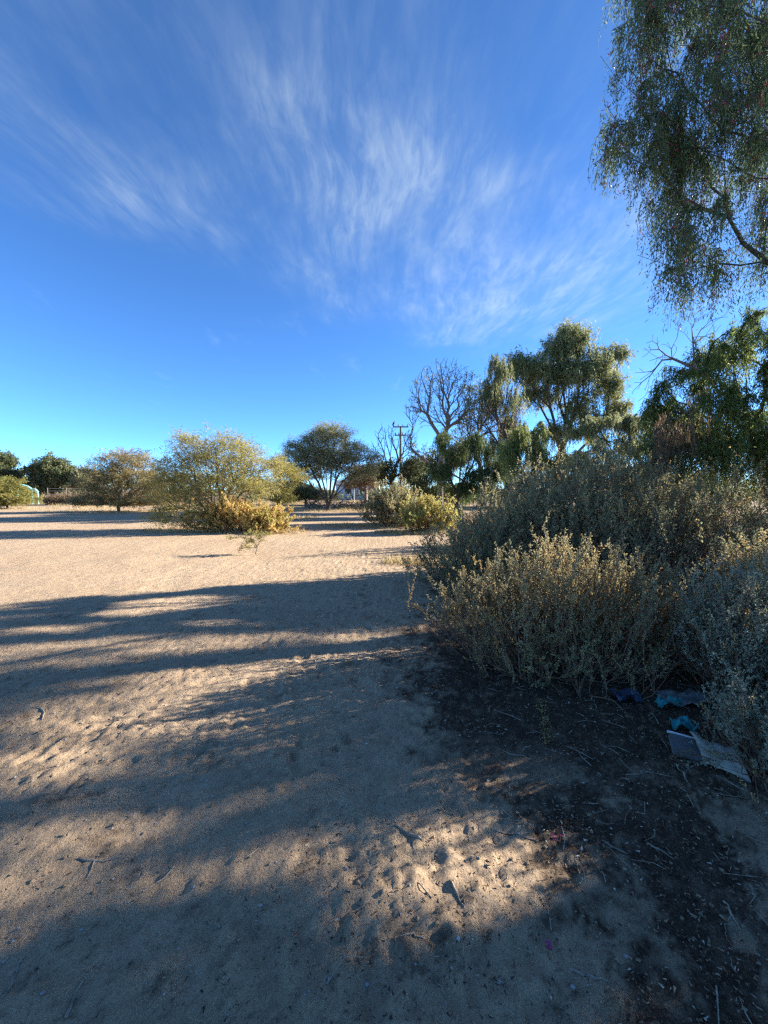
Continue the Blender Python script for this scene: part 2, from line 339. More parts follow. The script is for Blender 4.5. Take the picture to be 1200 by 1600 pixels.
# ------------------------------------------------------------------ plants: generators
def tubes(nodes, par, rad, sides=5, flat=False):
    """one continuous skin over a branching skeleton (node -> parent)"""
    n = len(nodes); ch = np.nonzero(par >= 0)[0]; p = par[ch]
    e = unit(nodes[ch] - nodes[p])
    main = np.full(n, -1); order = np.argsort(rad[ch])
    main[p[order]] = ch[order]                      # thickest child continues the parent's ring
    edir = np.zeros((n, 3)); edir[ch] = e
    nd_ = edir.copy(); hm = main >= 0; nd_[hm] += edir[main[hm]]; nd_ = unit(nd_)
    nd_[(np.abs(nd_).sum(1) == 0)] = (0, 0, 1)
    is_main = main[p] == ch
    sdir = np.where(is_main[:, None], nd_[p], e); srad = np.where(is_main, rad[p], np.minimum(rad[p] * .9, rad[ch] * 1.15))
    def ring(c, d, r):
        ref = np.broadcast_to(np.array([[0.05, 0.03, 1.]]), d.shape) if flat else np.where(np.abs(d[:, 1:2]) < .92, np.array([[0, 1., 0]]), np.array([[1., 0, 0]]))
        u = unit(np.cross(d, ref)); v = np.cross(d, u)
        a = np.arange(sides) * 2 * math.pi / sides
        return c[:, None] + r[:, None, None] * (u[:, None] * np.cos(a)[None, :, None] + v[:, None] * np.sin(a)[None, :, None])
    A = ring(nodes[p], sdir, srad); B = ring(nodes[ch], nd_[ch], rad[ch])
    V = np.concatenate([A, B], 1).reshape(-1, 3)
    k = np.arange(sides); k2 = (k + 1) % sides
    f = np.stack([k, k2, k2 + sides, k + sides], -1)
    Q = (f[None] + (np.arange(len(ch)) * 2 * sides)[:, None, None]).reshape(-1, 4)
    return V, Q, rad[ch]

def grow(chain, pts, bf=0.35, R0=0.2, r_tip=0.006, expo=2.3, up=0.0):
    """joins scattered points to a trunk, each along the cheapest way back to the root"""
    chain = np.asarray(chain, float); pts = np.asarray(pts, float)
    # subdivide trunk
    nodes = [chain[0]]; par = [-1]; pl = [0.0]
    for a, b in zip(chain[:-1], chain[1:]):
        k = max(1, int(np.linalg.norm(b - a) / 0.35))
        for i in range(1, k + 1):
            nodes.append(a + (b - a) * i / k); par.append(len(nodes) - 2); pl.append(pl[-1] + np.linalg.norm(b - a) / k)
    n0, N = len(nodes), len(pts)
    nodes = np.concatenate([np.array(nodes), pts]); par = np.concatenate([np.array(par), np.full(N, -1)])
    path = np.concatenate([np.array(pl), np.zeros(N)])
    cost = np.full(N, 1e9); best = np.zeros(N, int)
    def upd(j):
        d = nodes[n0:] - nodes[j]; L = np.linalg.norm(d, axis=1)
        c = L + bf * path[j] + up * np.maximum(0, -d[:, 2])
        k = c < cost; cost[k] = c[k]; best[k] = j
    lo = max(1, int(n0 * 0.45))
    for j in range(lo, n0): upd(j)
    done = np.zeros(N, bool)
    for _ in range(N):
        i = int(np.argmin(np.where(done, 1e12, cost))); done[i] = True
        par[n0 + i] = best[i]; path[n0 + i] = path[best[i]] + np.linalg.norm(nodes[n0 + i] - nodes[best[i]])
        upd(n0 + i)
    order = np.argsort(-path); acc = np.zeros(len(nodes)); nch = np.bincount(par[par >= 0], minlength=len(nodes))
    rad = np.zeros(len(nodes))
    for j in order:
        if nch[j] == 0: acc[j] = r_tip ** expo
        rad[j] = acc[j] ** (1 / expo)
        if par[j] >= 0: acc[par[j]] += acc[j] * 1.02
    f = (R0 / rad[0]) if rad[0] > 0 else 1
    e2 = math.log(max(R0 / r_tip, 1.01)) / math.log(max(rad[0] / r_tip, 1.01))
    rad = r_tip * (rad / r_tip) ** e2
    # kinks give way to curves
    sm = nodes.copy(); hasp = par >= 0; mid = np.zeros_like(nodes); cnt = np.zeros(len(nodes))
    np.add.at(mid, par[hasp], nodes[hasp]); np.add.at(cnt, par[hasp], 1)
    k = hasp & (cnt > 0); k[:n0] = False
    sm[k] = nodes[k] * .5 + nodes[par[k]] * .25 + (mid[k] / cnt[k][:, None]) * .25
    return sm, par, rad, cnt == 0

def blob_pts(blobs, n, fill=2.4):
    """points through a set of ellipsoids (centre, radii)"""
    w = np.array([b[1][0] * b[1][1] * b[1][2] for b in blobs]) ** 0.75; w /= w.sum()
    which = rng.choice(len(blobs), n, p=w)
    c = np.array([b[0] for b in blobs])[which]; r = np.array([b[1] for b in blobs])[which]
    return c + rdirs(n) * (rng.random((n, 1)) ** (1 / fill)) * r
def px_blobs(L, Y, dr):
    out = []
    for b in L:
        px, py, rx, ry = b[:4]; yy = Y + (b[4] if len(b) > 4 else 0); d = b[5] if len(b) > 5 else dr
        out.append((at(px, py, yy), (rx * yy / FPX, d, ry * yy / FPX)))
    return out

def billow(blobs, k=5, f=.45):
    """breaks each ellipsoid into smaller tufts over its surface, so that a crown billows"""
    out = []
    for c, r_ in blobs:
        for i in range(k):
            d = rdirs(1)[0]; d[2] = abs(d[2]) * .9 - .25
            out.append((np.array(c) + d * np.array(r_) * rng.uniform(.5, .85), tuple(v * f * rng.uniform(.75, 1.25) for v in r_)))
    return out
# where sun gets through to the ground or onto the bushes: gaps between the crowns
GAPS_PX = [(665, 1350, 130, 74), (785, 1370, 105, 58), (560, 1440, 110, 68), (650, 1425, 125, 76), (430, 1360, 60, 34), (370, 1390, 60, 30), (985, 1592, 45, 16), (885, 1305, 30, 22),
           (110, 1150, 175, 40), (30, 1205, 110, 48), (290, 1120, 110, 26), (60, 1320, 100, 26), (190, 1310, 70, 16), (40, 1420, 60, 16), (400, 1105, 45, 12), (250, 1060, 70, 10), (60, 985, 70, 5), (290, 1010, 90, 6), (360, 1165, 70, 14),
           (575, 1052, 55, 9), (540, 1085, 30, 6), (60, 1320, 70, 16), (430, 1365, 42, 24), (330, 975, 90, 5), (120, 1075, 80, 7), (480, 960, 60, 5), (170, 1100, 90, 10), (40, 1110, 70, 9), (150, 1012, 60, 6), (520, 1000, 50, 6), (380, 1030, 70, 5), (480, 1020, 40, 5), (330, 1090, 60, 9), (430, 1050, 50, 8), (200, 1215, 60, 10), (450, 1150, 40, 10), (230, 1020, 60, 6), (100, 1040, 60, 6), (300, 1365, 40, 14)]
GAPS_3D = [(6.9, 8.3, 4.3, .5), (7.5, 8.2, 3.3, .4), (6.3, 8.4, 3.3, .35), (1.15, 3.75, .80, .5), (1.65, 3.85, .75, .52), (2.15, 3.9, .7, .42), (.75, 3.8, .6, .34), (3.0, 2.9, .95, .2), (1.5, 3.6, .12, .12), (1.5, 7.0, 1.7, .3), (1.9, 6.8, 1.9, .25), (1.25, 4.2, 1.0, .3),
           (2.0, 6.7, 1.3, .22), (4.2, 6.4, 1.5, .22)]
TE = math.tan(SUN_EL); SH = np.array([math.sin(SUN_AZ), math.cos(SUN_AZ)])
def sun_gaps(P, bushes=True, noise=0.28):
    """False for leaves that would hang in a gap"""
    gxy = P[:, :2] - SH[None] * (P[:, 2:3] / TE)
    G = np.concatenate([gxy, np.zeros((len(P), 1))], 1)
    u, v = to_px(G)
    jit = 1 + noise * 2 * vn(gxy[:, 0] * 9, gxy[:, 1] * 9, 41) + noise * vn(gxy[:, 0] * 30, gxy[:, 1] * 30, 42)
    keep = np.ones(len(P), bool)
    for cx, cy, rx, ry in GAPS_PX:
        keep &= ~((((u - cx) / rx) ** 2 + ((v - cy) / ry) ** 2 < jit ** 2) & (G[:, 1] > 0.5))
    # the open lot beyond the shade line
    line = 7.25 + 0.325 * gxy[:, 0] + 0.5 * vn(gxy[:, 0] * 2.2, gxy[:, 1] * .8, 43) + .35 * vn(gxy[:, 0] * 6, gxy[:, 1] * 1.5, 44)
    keep &= ~((gxy[:, 1] > line) & (gxy[:, 1] < 14.5 + 0.2 * gxy[:, 0]) & (gxy[:, 0] < 0.8))
    if bushes:
        for x, y, z, r in GAPS_3D:
            d = P - np.array([x, y, z]); s = d @ SUN
            keep &= ~((np.linalg.norm(d - s[:, None] * SUN, axis=1) < r * jit) & (s > 0.6))
    return keep

def leaf_quads(P, D, L, Wd, roll=None, tri=False):
    n = len(P); D = unit(D)
    ref = rdirs(n) if roll is None else roll
    Sd = unit(np.cross(D, ref)); Nn = np.cross(Sd, D)
    L = np.broadcast_to(np.asarray(L, float).reshape(-1, 1), (n, 1)); Wd = np.broadcast_to(np.asarray(Wd, float).reshape(-1, 1), (n, 1))
    if tri:
        V = np.stack([P - Sd * Wd * .5, P + Sd * Wd * .5, P + D * L], 1)
        return V.reshape(-1, 3), np.arange(n * 3).reshape(n, 3)
    V = np.stack([P, P + D * L * .45 + Sd * Wd * .5 + Nn * Wd * .12, P + D * L - Nn * Wd * .1, P + D * L * .45 - Sd * Wd * .5 + Nn * Wd * .12], 1)
    return V.reshape(-1, 3), np.arange(n * 4).reshape(n, 4)
def leaf_obj(name, P, D, L, Wd, material, parent, clump=0.5, kind='stuff', tint_shift=0.0, tint=None):
    V, Q = leaf_quads(P, D, L, Wd, tri=P[:, 1].mean() > 11 or name in ('berries', 'seed_heads', 'dead_strands') or P[:, 0].mean() > 10)
    n = len(P)
    if tint is None:
        tint = np.clip(.5 + clump * (vn(P[:, 0] * 1.7 + P[:, 2] * 1.1, P[:, 1] * 1.7 + P[:, 2] * 1.9, 51)) + rng.normal(size=n) * .2 + tint_shift, 0, 1)
    return link(name, mesh_np(name, V, Q, tint), material, parent, kind)

def wood(root, sk, material, sides=5, thin=0.03, prune=None, twigs='branches'):
    nodes, par, rad, tip = sk
    k = rad[:]; par2 = par.copy()
    for nm, sd_ in (('trunk', sides), (twigs, 3)):
        V, Q, er = tubes(nodes, par, rad, sd_)
        sel = np.repeat((er >= thin) if nm == 'trunk' else (er < thin), sd_)
        if sel.sum() == 0: continue
        qs = Q[sel]; used, inv = np.unique(qs, return_inverse=True)
        link(nm, mesh_np(nm, V[used], inv.reshape(-1, 4), smooth=True), material, root, 'stuff' if nm == twigs else None)

def weeping(sk, n_strand, per, length, r_max=0.02, spread=.25, out=.35, tips=True, cluster=0):
    """hanging leafy strands below the thin twigs; returns leaf bases and directions"""
    nodes, par, rad, tip = sk
    cand = np.nonzero((rad < r_max) & (par >= 0))[0]
    if cluster: cand = rng.choice(cand, max(20, n_strand // cluster))
    j = rng.choice(cand, n_strand); u = rng.random((n_strand, 1))
    p0 = nodes[j] * u + nodes[par[j]] * (1 - u)
    d0 = unit(nodes[j] - nodes[par[j]] + rng.normal(size=(n_strand, 3)) * .5); d0[:, 2] = np.abs(d0[:, 2]) * .3
    Ls = length * (.45 + .9 * rng.random((n_strand, 1)))
    s = (np.arange(per)[None] + rng.random((n_strand, per))) / per
    side = rng.normal(size=(n_strand, 1, 3)) * .05
    P = p0[:, None] + d0[:, None] * (out * (1 - np.exp(-s * 3)))[..., None] * Ls[:, None] + np.array([0, 0, -1.]) * (s ** 1.25 * Ls)[..., None] + side * s[..., None]
    P = P + rng.normal(size=P.shape) * .014 * max(1, length)
    D = rng.normal(size=P.shape) * .42 + np.array([0, 0, -.85]) + d0[:, None] * .25
    return P.reshape(-1, 3), D.reshape(-1, 3), (p0, d0, Ls)
def sprays(sk, n, per, size, r_max=.02, flat=.5, drop=0.0):
    """leafy sprigs scattered about the thin twigs"""
    nodes, par, rad, tip = sk
    cand = np.nonzero((rad < r_max) & (par >= 0))[0]
    j = rng.choice(cand, n); u = rng.random((n, 1))
    p0 = nodes[j] * u + nodes[par[j]] * (1 - u)
    d = unit(unit(nodes[j] - nodes[par[j]]) * .8 + rng.normal(size=(n, 3)) * .6); d[:, 2] = d[:, 2] * flat + .1 - drop; d = unit(d)
    s = rng.random((n, per, 1))
    P = p0[:, None] + d[:, None] * s * size + rng.normal(size=(n, per, 3)) * size * .16
    D = d[:, None] * .5 + rng.normal(size=(n, per, 3)) * np.array([1, 1, flat + .15])
    return P.reshape(-1, 3), D.reshape(-1, 3)
def thin_out(P, D, *fs):
    k = np.ones(len(P), bool)
    for f in fs: k &= f(P)
    return P[k], D[k]

# ------------------------------------------------------------------ pepper trees on the right
def pepper(root, chain, blobs, npts, R0, strands, per, length, leaf, material, bf=.3, r_tip=.006, frame=False, cluster=0, gaps=True, sides=6, berries=0, wmat='bark', r_max=.02, out=.35, hollow=0.0, wood_gap=False, thin=.035):
    pts = blob_pts(blobs, npts)
    if gaps and wood_gap: pts = pts[sun_gaps(pts)]
    sk = grow(chain, pts, bf, R0, r_tip)
    wood(root, sk, M[wmat], sides, thin)
    P, D, st = weeping(sk, strands, per, length, r_max, out=out, cluster=cluster)
    k = P[:, 2] > .15
    if gaps: k &= sun_gaps(P)
    if frame == .3: k &= (to_px(P)[1] < 330) | (rng.random(len(P)) < .8)
    if frame: k &= (to_px(P)[0] < 1270) & (to_px(P)[1] > -70) | (rng.random(len(P)) < frame)
    P, D = P[k], D[k]; n = len(P)
    leaf_obj('foliage', P, D, leaf * (.6 + .8 * rng.random(n)), leaf * .2 * (.7 + .6 * rng.random(n)), M[material], root)
    if berries:
        j = rng.choice(n, berries); c = P[j] + rng.normal(size=(berries, 3)) * .03
        b = np.repeat(c, 10, 0) + rng.normal(size=(berries * 10, 3)) * np.array([.016, .016, .032])
        leaf_obj('berries', b, rdirs(len(b)), .024, .02, M['berry'], root, .2)
    if frame == .3:
        p0, d0, Ls = st; m_ = 2600; p0, d0, Ls = p0[:m_], d0[:m_], Ls[:m_]
        sq = np.linspace(0, 1, 5)[None, :, None]
        ln = p0[:, None] + d0[:, None] * (out * (1 - np.exp(-sq * 3))) * Ls[:, None] + np.array([0, 0, -1.]) * sq ** 1.25 * Ls[:, None]
        pr = np.arange(m_ * 5).reshape(m_, 5) - 1; pr[:, 0] = -1
        V, Q, _ = tubes(ln.reshape(-1, 3), pr.ravel(), np.tile([.004, .0035, .003, .0025, .0015], m_), 3)
        link('hanging_twigs', mesh_np('hanging_twigs', V, Q), M[wmat], root, 'stuff')
    return sk

# near tree: hangs into the top right corner
Y = 6.3
r = thing('pepper_tree', (7.5, 6.1, gz(7.5, 6.1)), 'tall weeping pepper tree with pink berries overhanging the top right corner', 'tree')
bl = px_blobs([(1035, 110, 78, 130, 0, 1.1), (1010, 200, 60, 60, .2, .7), (1120, 240, 95, 110, 0, 1.2), (1055, 375, 55, 55, -.1, .6), (1120, 400, 70, 50, .1, .7), (1170, 60, 120, 160, 0, 1.5), (1000, 20, 45, 70, 0, .8),
              (1310, 160, 150, 250, .3, 1.7), (1180, -170, 210, 150, 0, 1.7), (1400, -60, 160, 200, .3, 1.8), (1480, 260, 120, 200, .2, 1.6)], Y, 1.3) + [((9.2, 7.6, 5.0), (1.9, .9, 1.4)), ((8.4, 7.5, 3.6), (1.1, .6, .8)), ((10.5, 7.0, 6.0), (2, 1.2, 1.4))]
sk = pepper(r, [(7.5, 6.1, 0), (7.2, 6.2, 1.6), (6.6, 6.3, 3.6), (6.1, 6.35, 5.2), (5.95, 6.35, 7.2), (6.1, 6.4, 9.5)], bl, 2200, .16, 17500, 15, .62, .072, 'pepper', .4, berries=1900, frame=.3, cluster=9, r_max=.012, sides=6, r_tip=.003)

# dense tree at the right edge behind the bushes
Y = 8.5
r = thing('pepper_tree', (8.3, 8.3, gz(8.3, 8.3)), 'dense shadowy pepper tree at the right edge behind the big saltbush', 'tree')
bl = px_blobs([(1085, 610, 62, 62, 0, 1.0), (1150, 555, 75, 62, .1, 1.1), (1190, 640, 85, 75, -.1, 1.2), (1060, 670, 40, 45, .2, .7), (1275, 560, 95, 95, 0, 1.4), (1360, 640, 90, 110, 0, 1.4), (1185, 495, 40, 26, 0, .6), (1130, 690, 60, 40, -.3, .8), (1045, 640, 36, 40, 0, .7), (1040, 700, 34, 34, -.2, .6), (1120, 640, 60, 60, -.4, .8)], Y, 1.1)
sk = pepper(r, [(8.3, 8.3, 0), (8.1, 8.3, 1.1), (7.7, 8.4, 2.1), (7.4, 8.5, 3.2)], bl, 1100, .2, 10500, 14, .6, .084, 'pepper_right', .4, wood_gap=True, cluster=7, frame=.4)
# bare twigs that stick out of its left side and a clump of dead hanging strands
n = 90
tp = np.concatenate([blob_pts(px_blobs([(1030, 545, 34, 30), (1005, 600, 20, 34), (1095, 505, 45, 22)], Y, .4), n)])
sk2 = grow([at(1120, 600, Y), at(1085, 575, Y), at(1050, 560, Y)], tp, .5, .035, .004)
V, Q, _ = tubes(*sk2[:3], sides=4); link('bare_twigs', mesh_np('bare_twigs', V, Q, smooth=True), M['dead_wood'], r)
P, D, _ = weeping((*[sk2[0] + (at(1066, 670, Y - .6) - at(1045, 555, Y)), sk2[1], sk2[2], sk2[3]],), 200, 18, 1.0, .05, out=.12)
leaf_obj('dead_strands', P, D * np.array([.3, .3, 1]), .13, .012, M['brown_leaf'], r, .3, tint_shift=-.35)

# a further tree out of the frame to the right; only its shade shows in the foreground
r = thing('pepper_tree', (12.6, 4.4, 0), 'broad pepper tree beyond the right edge that shades the near ground', 'tree')
bl = [((11.5, 5.0, 4.0), (2.2, 1.5, 1.4)), ((13.0, 5.3, 5.0), (2.6, 1.8, 1.7)), ((9.6, 4.4, 2.9), (1.5, 1.1, 1.0)), ((14.5, 4.6, 4.3), (2.0, 1.6, 2.0)), ((9.4, 5.6, 3.3), (1.2, .9, .9)), ((7.4, 3.8, 2.3), (1.1, .9, .7)), ((11, 6.6, 4.6), (1.8, 1.1, 1.2)), ((12.6, 7.4, 5.6), (2, 1.2, 1.4)), ((9.8, 5.7, 3.7), (1.3, .9, 1.0)), ((8.0, 5.0, 2.9), (1.0, .7, .8))]
sk = pepper(r, [(12.6, 4.4, 0), (12.4, 4.5, 1.5), (12.0, 4.7, 2.8), (12.2, 4.9, 4.2)], bl, 800, .26, 4300, 13, .8, .16, 'pepper_dark', .35, sides=5, wood_gap=True)

# ------------------------------------------------------------------ middle distance trees
def leafy(root, chain, blobs, npts, R0, n_spray, per, size, L, Wd, material, bf=.35, flat=.5, r_tip=.006, wmat='bark', r_max=.03, sides=4, drop=0.0, clump=.6, thin=.04, expo=2.3, gaps=False, shift=0.0, fill=2.4):
    sk = grow(chain, np.concatenate([blob_pts(blobs, npts, fill), blob_pts([(c_, tuple(1.28 * v for v in r_)) for c_, r_ in blobs], npts // 6, 5)]), bf, R0, r_tip, expo)
    wood(root, sk, M[wmat], sides, thin)
    P, D = sprays(sk, n_spray, per, size, r_max, flat, drop)
    k = P[:, 2] > .03
    if gaps: k &= sun_gaps(P)
    P, D = P[k], D[k]; n = len(P)
    leaf_obj('foliage', P, D, L * (.6 + .8 * rng.random(n)), Wd * (.6 + .8 * rng.random(n)), M[material], root, clump, tint_shift=shift)
    return sk
def zero(p): return (p[0], p[1], float(gz(p[0], p[1])))

Y = 32
b = at(872, 815, Y)
r = thing('pepper_tree', (b[0], b[1], 0), 'tall grey-green pepper tree with a billowing crown behind the big saltbush', 'tree')
bl = px_blobs([(893, 532, 38, 28, 0, 1.5), (957, 549, 31, 16, 0.5, 1.0), (843, 578, 43, 25, 0, 1.6), (901, 587, 47, 30, 0, 1.8), (952, 606, 25, 32, 0.5, 1.2), (929, 569, 29, 23, -0.6, 1.2), (806, 567, 25, 18, -0.4, 1.0), (907, 633, 38, 21, -0.4, 1.3), (845, 617, 29, 16, 0.6, 1.3), (868, 546, 27, 18, 0.2, 1.2), (940, 655, 34, 18, 0, 1.2), (879, 670, 34, 16, -1, 1.0), (968, 638, 18, 23, 0, 1.0)], Y, 1.4)
bl0 = bl; bl = billow(bl, 8, .46)
sk = grow([(b[0], Y, 0), tuple(at(872, 760, Y)), tuple(at(874, 715, Y)), tuple(at(882, 690, Y))], np.concatenate([blob_pts(bl, 1000, 2.2), blob_pts(bl0, 450, 2.)]), .75, .34, .008)
wood(r, sk, M['bark'], 5, .07)
P, D = sprays(sk, 3000, 11, .6, .04, 1.0, .3); n = len(P)
P2, D2, _ = weeping(sk, 2600, 11, .9, .04, out=.4, cluster=3); P, D = np.concatenate([P, P2]), np.concatenate([D + np.array([0, 0, -.4]), D2]); n = len(P)
leaf_obj('foliage', P, D, .24 * (.6 + .8 * rng.random(n)), .06 * (.6 + .8 * rng.random(n)), M['pepper_far'], r, .7)

Y = 28
b = at(800, 820, Y)
r = thing('pepper_tree', (b[0], b[1], 0), 'half bare pepper tree leaning left with one leafy tuft at its top', 'tree')
bl = px_blobs([(778, 568, 20, 20), (770, 600, 16, 22)], Y, .9); bare = px_blobs([(745, 650, 38, 34), (790, 660, 40, 30), (770, 620, 30, 30), (810, 620, 20, 28)], Y, 1.6)
ptsL = blob_pts(bl, 110); ptsB = blob_pts(bare, 260)
sk = grow([(b[0], Y, 0), tuple(at(800, 760, Y)), tuple(at(796, 725, Y))], np.concatenate([ptsL, ptsB]), .7, .26, .009)
wood(r, sk, M['bark'], 5, .06)
sel = sk[0][:, 2] > at(0, 625, Y)[2]
skL = (sk[0], np.where(sel, sk[1], -1), sk[2], sk[3])
P, D, _ = weeping(skL, 620, 12, 1.0, .08, out=.3); leaf_obj('foliage', P, D, .22, .05, M['pepper_far'], r)
P, D, _ = weeping(sk, 420, 10, .9, .04, out=.2); leaf_obj('dry_strands', P, D, .2, .03, M['brown_leaf'], r, .4, tint_shift=-.3)

Y = 21
b = at(835, 830, Y)
r = thing('pepper_tree', (b[0], b[1], 0), 'small bright yellow-green pepper tree just behind the big saltbush top', 'tree')
bl = px_blobs([(800, 700, 26, 22), (830, 672, 30, 26), (822, 705, 34, 30), (860, 715, 34, 22), (800, 725, 24, 22)], Y, 1.0)
pepper(r, [(b[0], Y, 0), tuple(at(833, 760, Y)), tuple(at(832, 720, Y)), tuple(at(830, 685, Y))], billow(bl, 5, .5), 360, .14, 1900, 12, .6, .15, 'lime', .4, gaps=False, sides=5, r_max=.04, thin=.05)

Y = 24
b = at(722, 815, Y)
r = thing('pepper_tree', (b[0], b[1], 0), 'dark green weeping pepper tree at the foot of the tall dead tree', 'tree')
bl = px_blobs([(700, 682, 24, 20), (740, 690, 30, 24), (775, 700, 26, 20), (688, 730, 26, 22), (748, 740, 36, 22), (715, 760, 36, 18), (775, 730, 22, 22)], Y, 1.2)
pepper(r, [(b[0], Y, 0), tuple(at(712, 785, Y)), tuple(at(720, 760, Y))], billow(bl, 5, .5), 620, .24, 3000, 12, .7, .15, 'pepper_dark', .65, gaps=False, sides=5, r_max=.04, thin=.05)

Y = 22
b = at(1010, 830, Y)
r = thing('pepper_tree', (b[0], b[1], 0), 'low spreading pepper tree between the tall grey-green tree and the right edge tree', 'tree')
bl = px_blobs([(950, 655, 44, 16), (1000, 660, 40, 22), (920, 668, 30, 14), (985, 700, 40, 26), (930, 712, 36, 22), (1050, 690, 40, 30), (895, 722, 26, 14), (950, 735, 50, 18), (900, 745, 40, 14), (1010, 740, 50, 18)], Y, 1.3)
pepper(r, [(b[0], Y, 0), tuple(at(1008, 770, Y)), tuple(at(1002, 725, Y)), tuple(at(985, 690, Y))], billow(bl, 6, .5), 620, .24, 3900, 12, .55, .17, 'pepper_far', .4, gaps=False, sides=5, r_max=.04, thin=.05)

Y = 17
b = at(1110, 835, Y)
r = thing('pepper_tree', (b[0], b[1], 0), 'olive pepper tree glimpsed low under the right edge tree', 'tree')
bl = px_blobs([(1110, 745, 50, 30), (1165, 755, 50, 30), (1060, 750, 40, 26)], Y, 1.2)
pepper(r, [(b[0], Y, 0), tuple(at(1112, 790, Y)), tuple(at(1115, 750, Y))], bl, 260, .16, 1700, 11, .6, .14, 'pepper_far', .4, gaps=False, sides=4, r_max=.04, thin=.05)

Y = 38
for k_, (px, bl_, lab, mm) in enumerate(((650, [(650, 735, 34, 22), (690, 715, 34, 20), (725, 700, 26, 22), (680, 760, 40, 16), (720, 765, 40, 14), (640, 768, 30, 10)], 'thin olive pepper tree behind the utility pole and the tall dead tree', 'pepper_far'),
                           (960, [(945, 690, 40, 22), (1000, 680, 40, 26), (900, 715, 40, 22), (1040, 640, 30, 30), (900, 750, 50, 18), (980, 745, 60, 20), (1060, 740, 50, 24), (860, 735, 40, 20)], 'far pepper tree filling the gap right of the tall grey-green tree', 'pepper_dark'),
                           (790, [(790, 715, 34, 24), (760, 740, 30, 20), (820, 745, 30, 18), (775, 690, 24, 18), (800, 665, 26, 20), (840, 690, 30, 22), (780, 765, 50, 12), (840, 765, 40, 12)], 'far shaded pepper tree under the leaning half bare tree', 'pepper_dark'))):
    b = at(px, 800, Y); r = thing('pepper_tree', (b[0], Y, 0), lab, 'tree')
    pepper(r, [(b[0], Y, 0), tuple(at(px, 770, Y)), tuple(at(px + 4, 745, Y))], px_blobs(bl_, Y, 1.5), 360, .24, 3000, 10, .9, .3, mm, .6, gaps=False, sides=4, r_max=.05, thin=.06)

# dead trees
def dead_tree(px, Y, blobs, chain_px, n, R0, label, wm='dead_wood', name='dead_tree', bf=.55):
    b = at(px, 800, Y)
    r = thing(name, (b[0], Y, 0), label, 'tree')
    bl = px_blobs(blobs, Y, 1.6)
    sk = grow([(b[0], Y, 0)] + [tuple(at(x, y, Y)) for x, y in chain_px], blob_pts(bl, n, 2.0), bf, R0, .014, 2.2)
    wood(r, sk, M[wm], 5, .05)
    return r, sk
r, sk = dead_tree(688, 30, [(695, 588, 46, 30), (668, 615, 34, 30), (725, 615, 30, 34), (690, 645, 36, 26), (652, 645, 22, 32), (742, 640, 18, 20), (640, 690, 14, 18)], [(688, 745), (690, 715), (692, 688)], 1100, .26,
                  'tall bare dead tree with upswept pinkish-grey branches')
P, D = sprays(sk, 150, 14, .5, .05, .5); leaf_obj('leaf_tufts', P, D, .16, .06, M['acacia'], r)
r, sk = dead_tree(612, 34, [(605, 680, 24, 20), (630, 700, 26, 30), (590, 705, 22, 22), (645, 730, 20, 20), (600, 735, 26, 20)], [(614, 775), (612, 752)], 420, .24,
                  'smaller dead tree with ivy at its base beside the utility pole', 'bark')
P, D = sprays((sk[0], np.where(sk[0][:, 2] < at(0, 722, 34)[2], sk[1], -1), sk[2], sk[3]), 420, 14, .7, .2, .6); P, D = P[P[:, 2] > .2], D[P[:, 2] > .2]
leaf_obj('ivy', P, D, .2, .09, M['far_green'], r)

r, sk = dead_tree(752, 33, [(735, 660, 34, 34), (765, 640, 26, 30), (750, 610, 20, 20), (720, 690, 26, 20), (655, 715, 26, 20), (790, 650, 22, 30)], [(752, 760), (750, 725)], 700, .2,
                  'scraggy half dead tree between the tall dead tree and the leaning pepper tree', 'bark')
P, D = sprays(sk, 420, 12, .6, .04, .8, .2); leaf_obj('leaf_tufts', P, D, .2, .06, M['pepper_far'], r)

# umbrella-shaped acacia in the centre
Y = 30
b = at(513, 797, Y)
r = thing('acacia_tree', (b[0], Y, 0), 'many-stemmed grey-green acacia with a domed crown at the end of the lot', 'tree')
bl = px_blobs([(512, 688, 40, 20, 0, 1.8), (470, 698, 24, 16, .4, 1.2), (555, 705, 22, 18, -.4, 1.2), (500, 715, 44, 18, 0, 1.8), (540, 722, 26, 14, -.5, 1.3), (470, 722, 18, 12, -.5, 1.0), (520, 674, 34, 12, 0, 1.3), (450, 708, 12, 12, .3, .8), (580, 715, 14, 12, 0, .8), (455, 735, 16, 12, -.6, .8), (490, 738, 26, 12, .6, 1.), (465, 752, 12, 8, -.3, .7), (550, 742, 22, 12, .4, 1.), (575, 735, 14, 12, -.3, .8), (520, 735, 24, 12, -.8, .8)], Y, 1.4)
fan = [at(514, 790, Y) + (at(a_, b_, Y + c_) - at(514, 790, Y)) * s_ for a_, b_, c_ in ((468, 735, .6), (482, 725, -.8), (495, 715, .9), (507, 712, -.9), (520, 710, .7), (535, 716, -.7), (550, 725, .5), (565, 732, -.3)) for s_ in (.12, .25, .4, .55, .7, .85, 1)]
sk = grow([(b[0], Y, 0), tuple(at(513, 793, Y)), tuple(at(514, 790, Y))], np.concatenate([np.array(fan), blob_pts(bl, 1000, 2.4), blob_pts([(c_, tuple(1.2 * v for v in r_)) for c_, r_ in bl], 160, 5)]), .5, .2, .007, 2.15)
wood(r, sk, M['bark'], 5, .05)
P, D = sprays(sk, 4000, 14, .55, .03, .45); n = len(P)
leaf_obj('foliage', P, D, .15 * (.6 + .8 * rng.random(n)), .035, M['acacia'], r, .7)

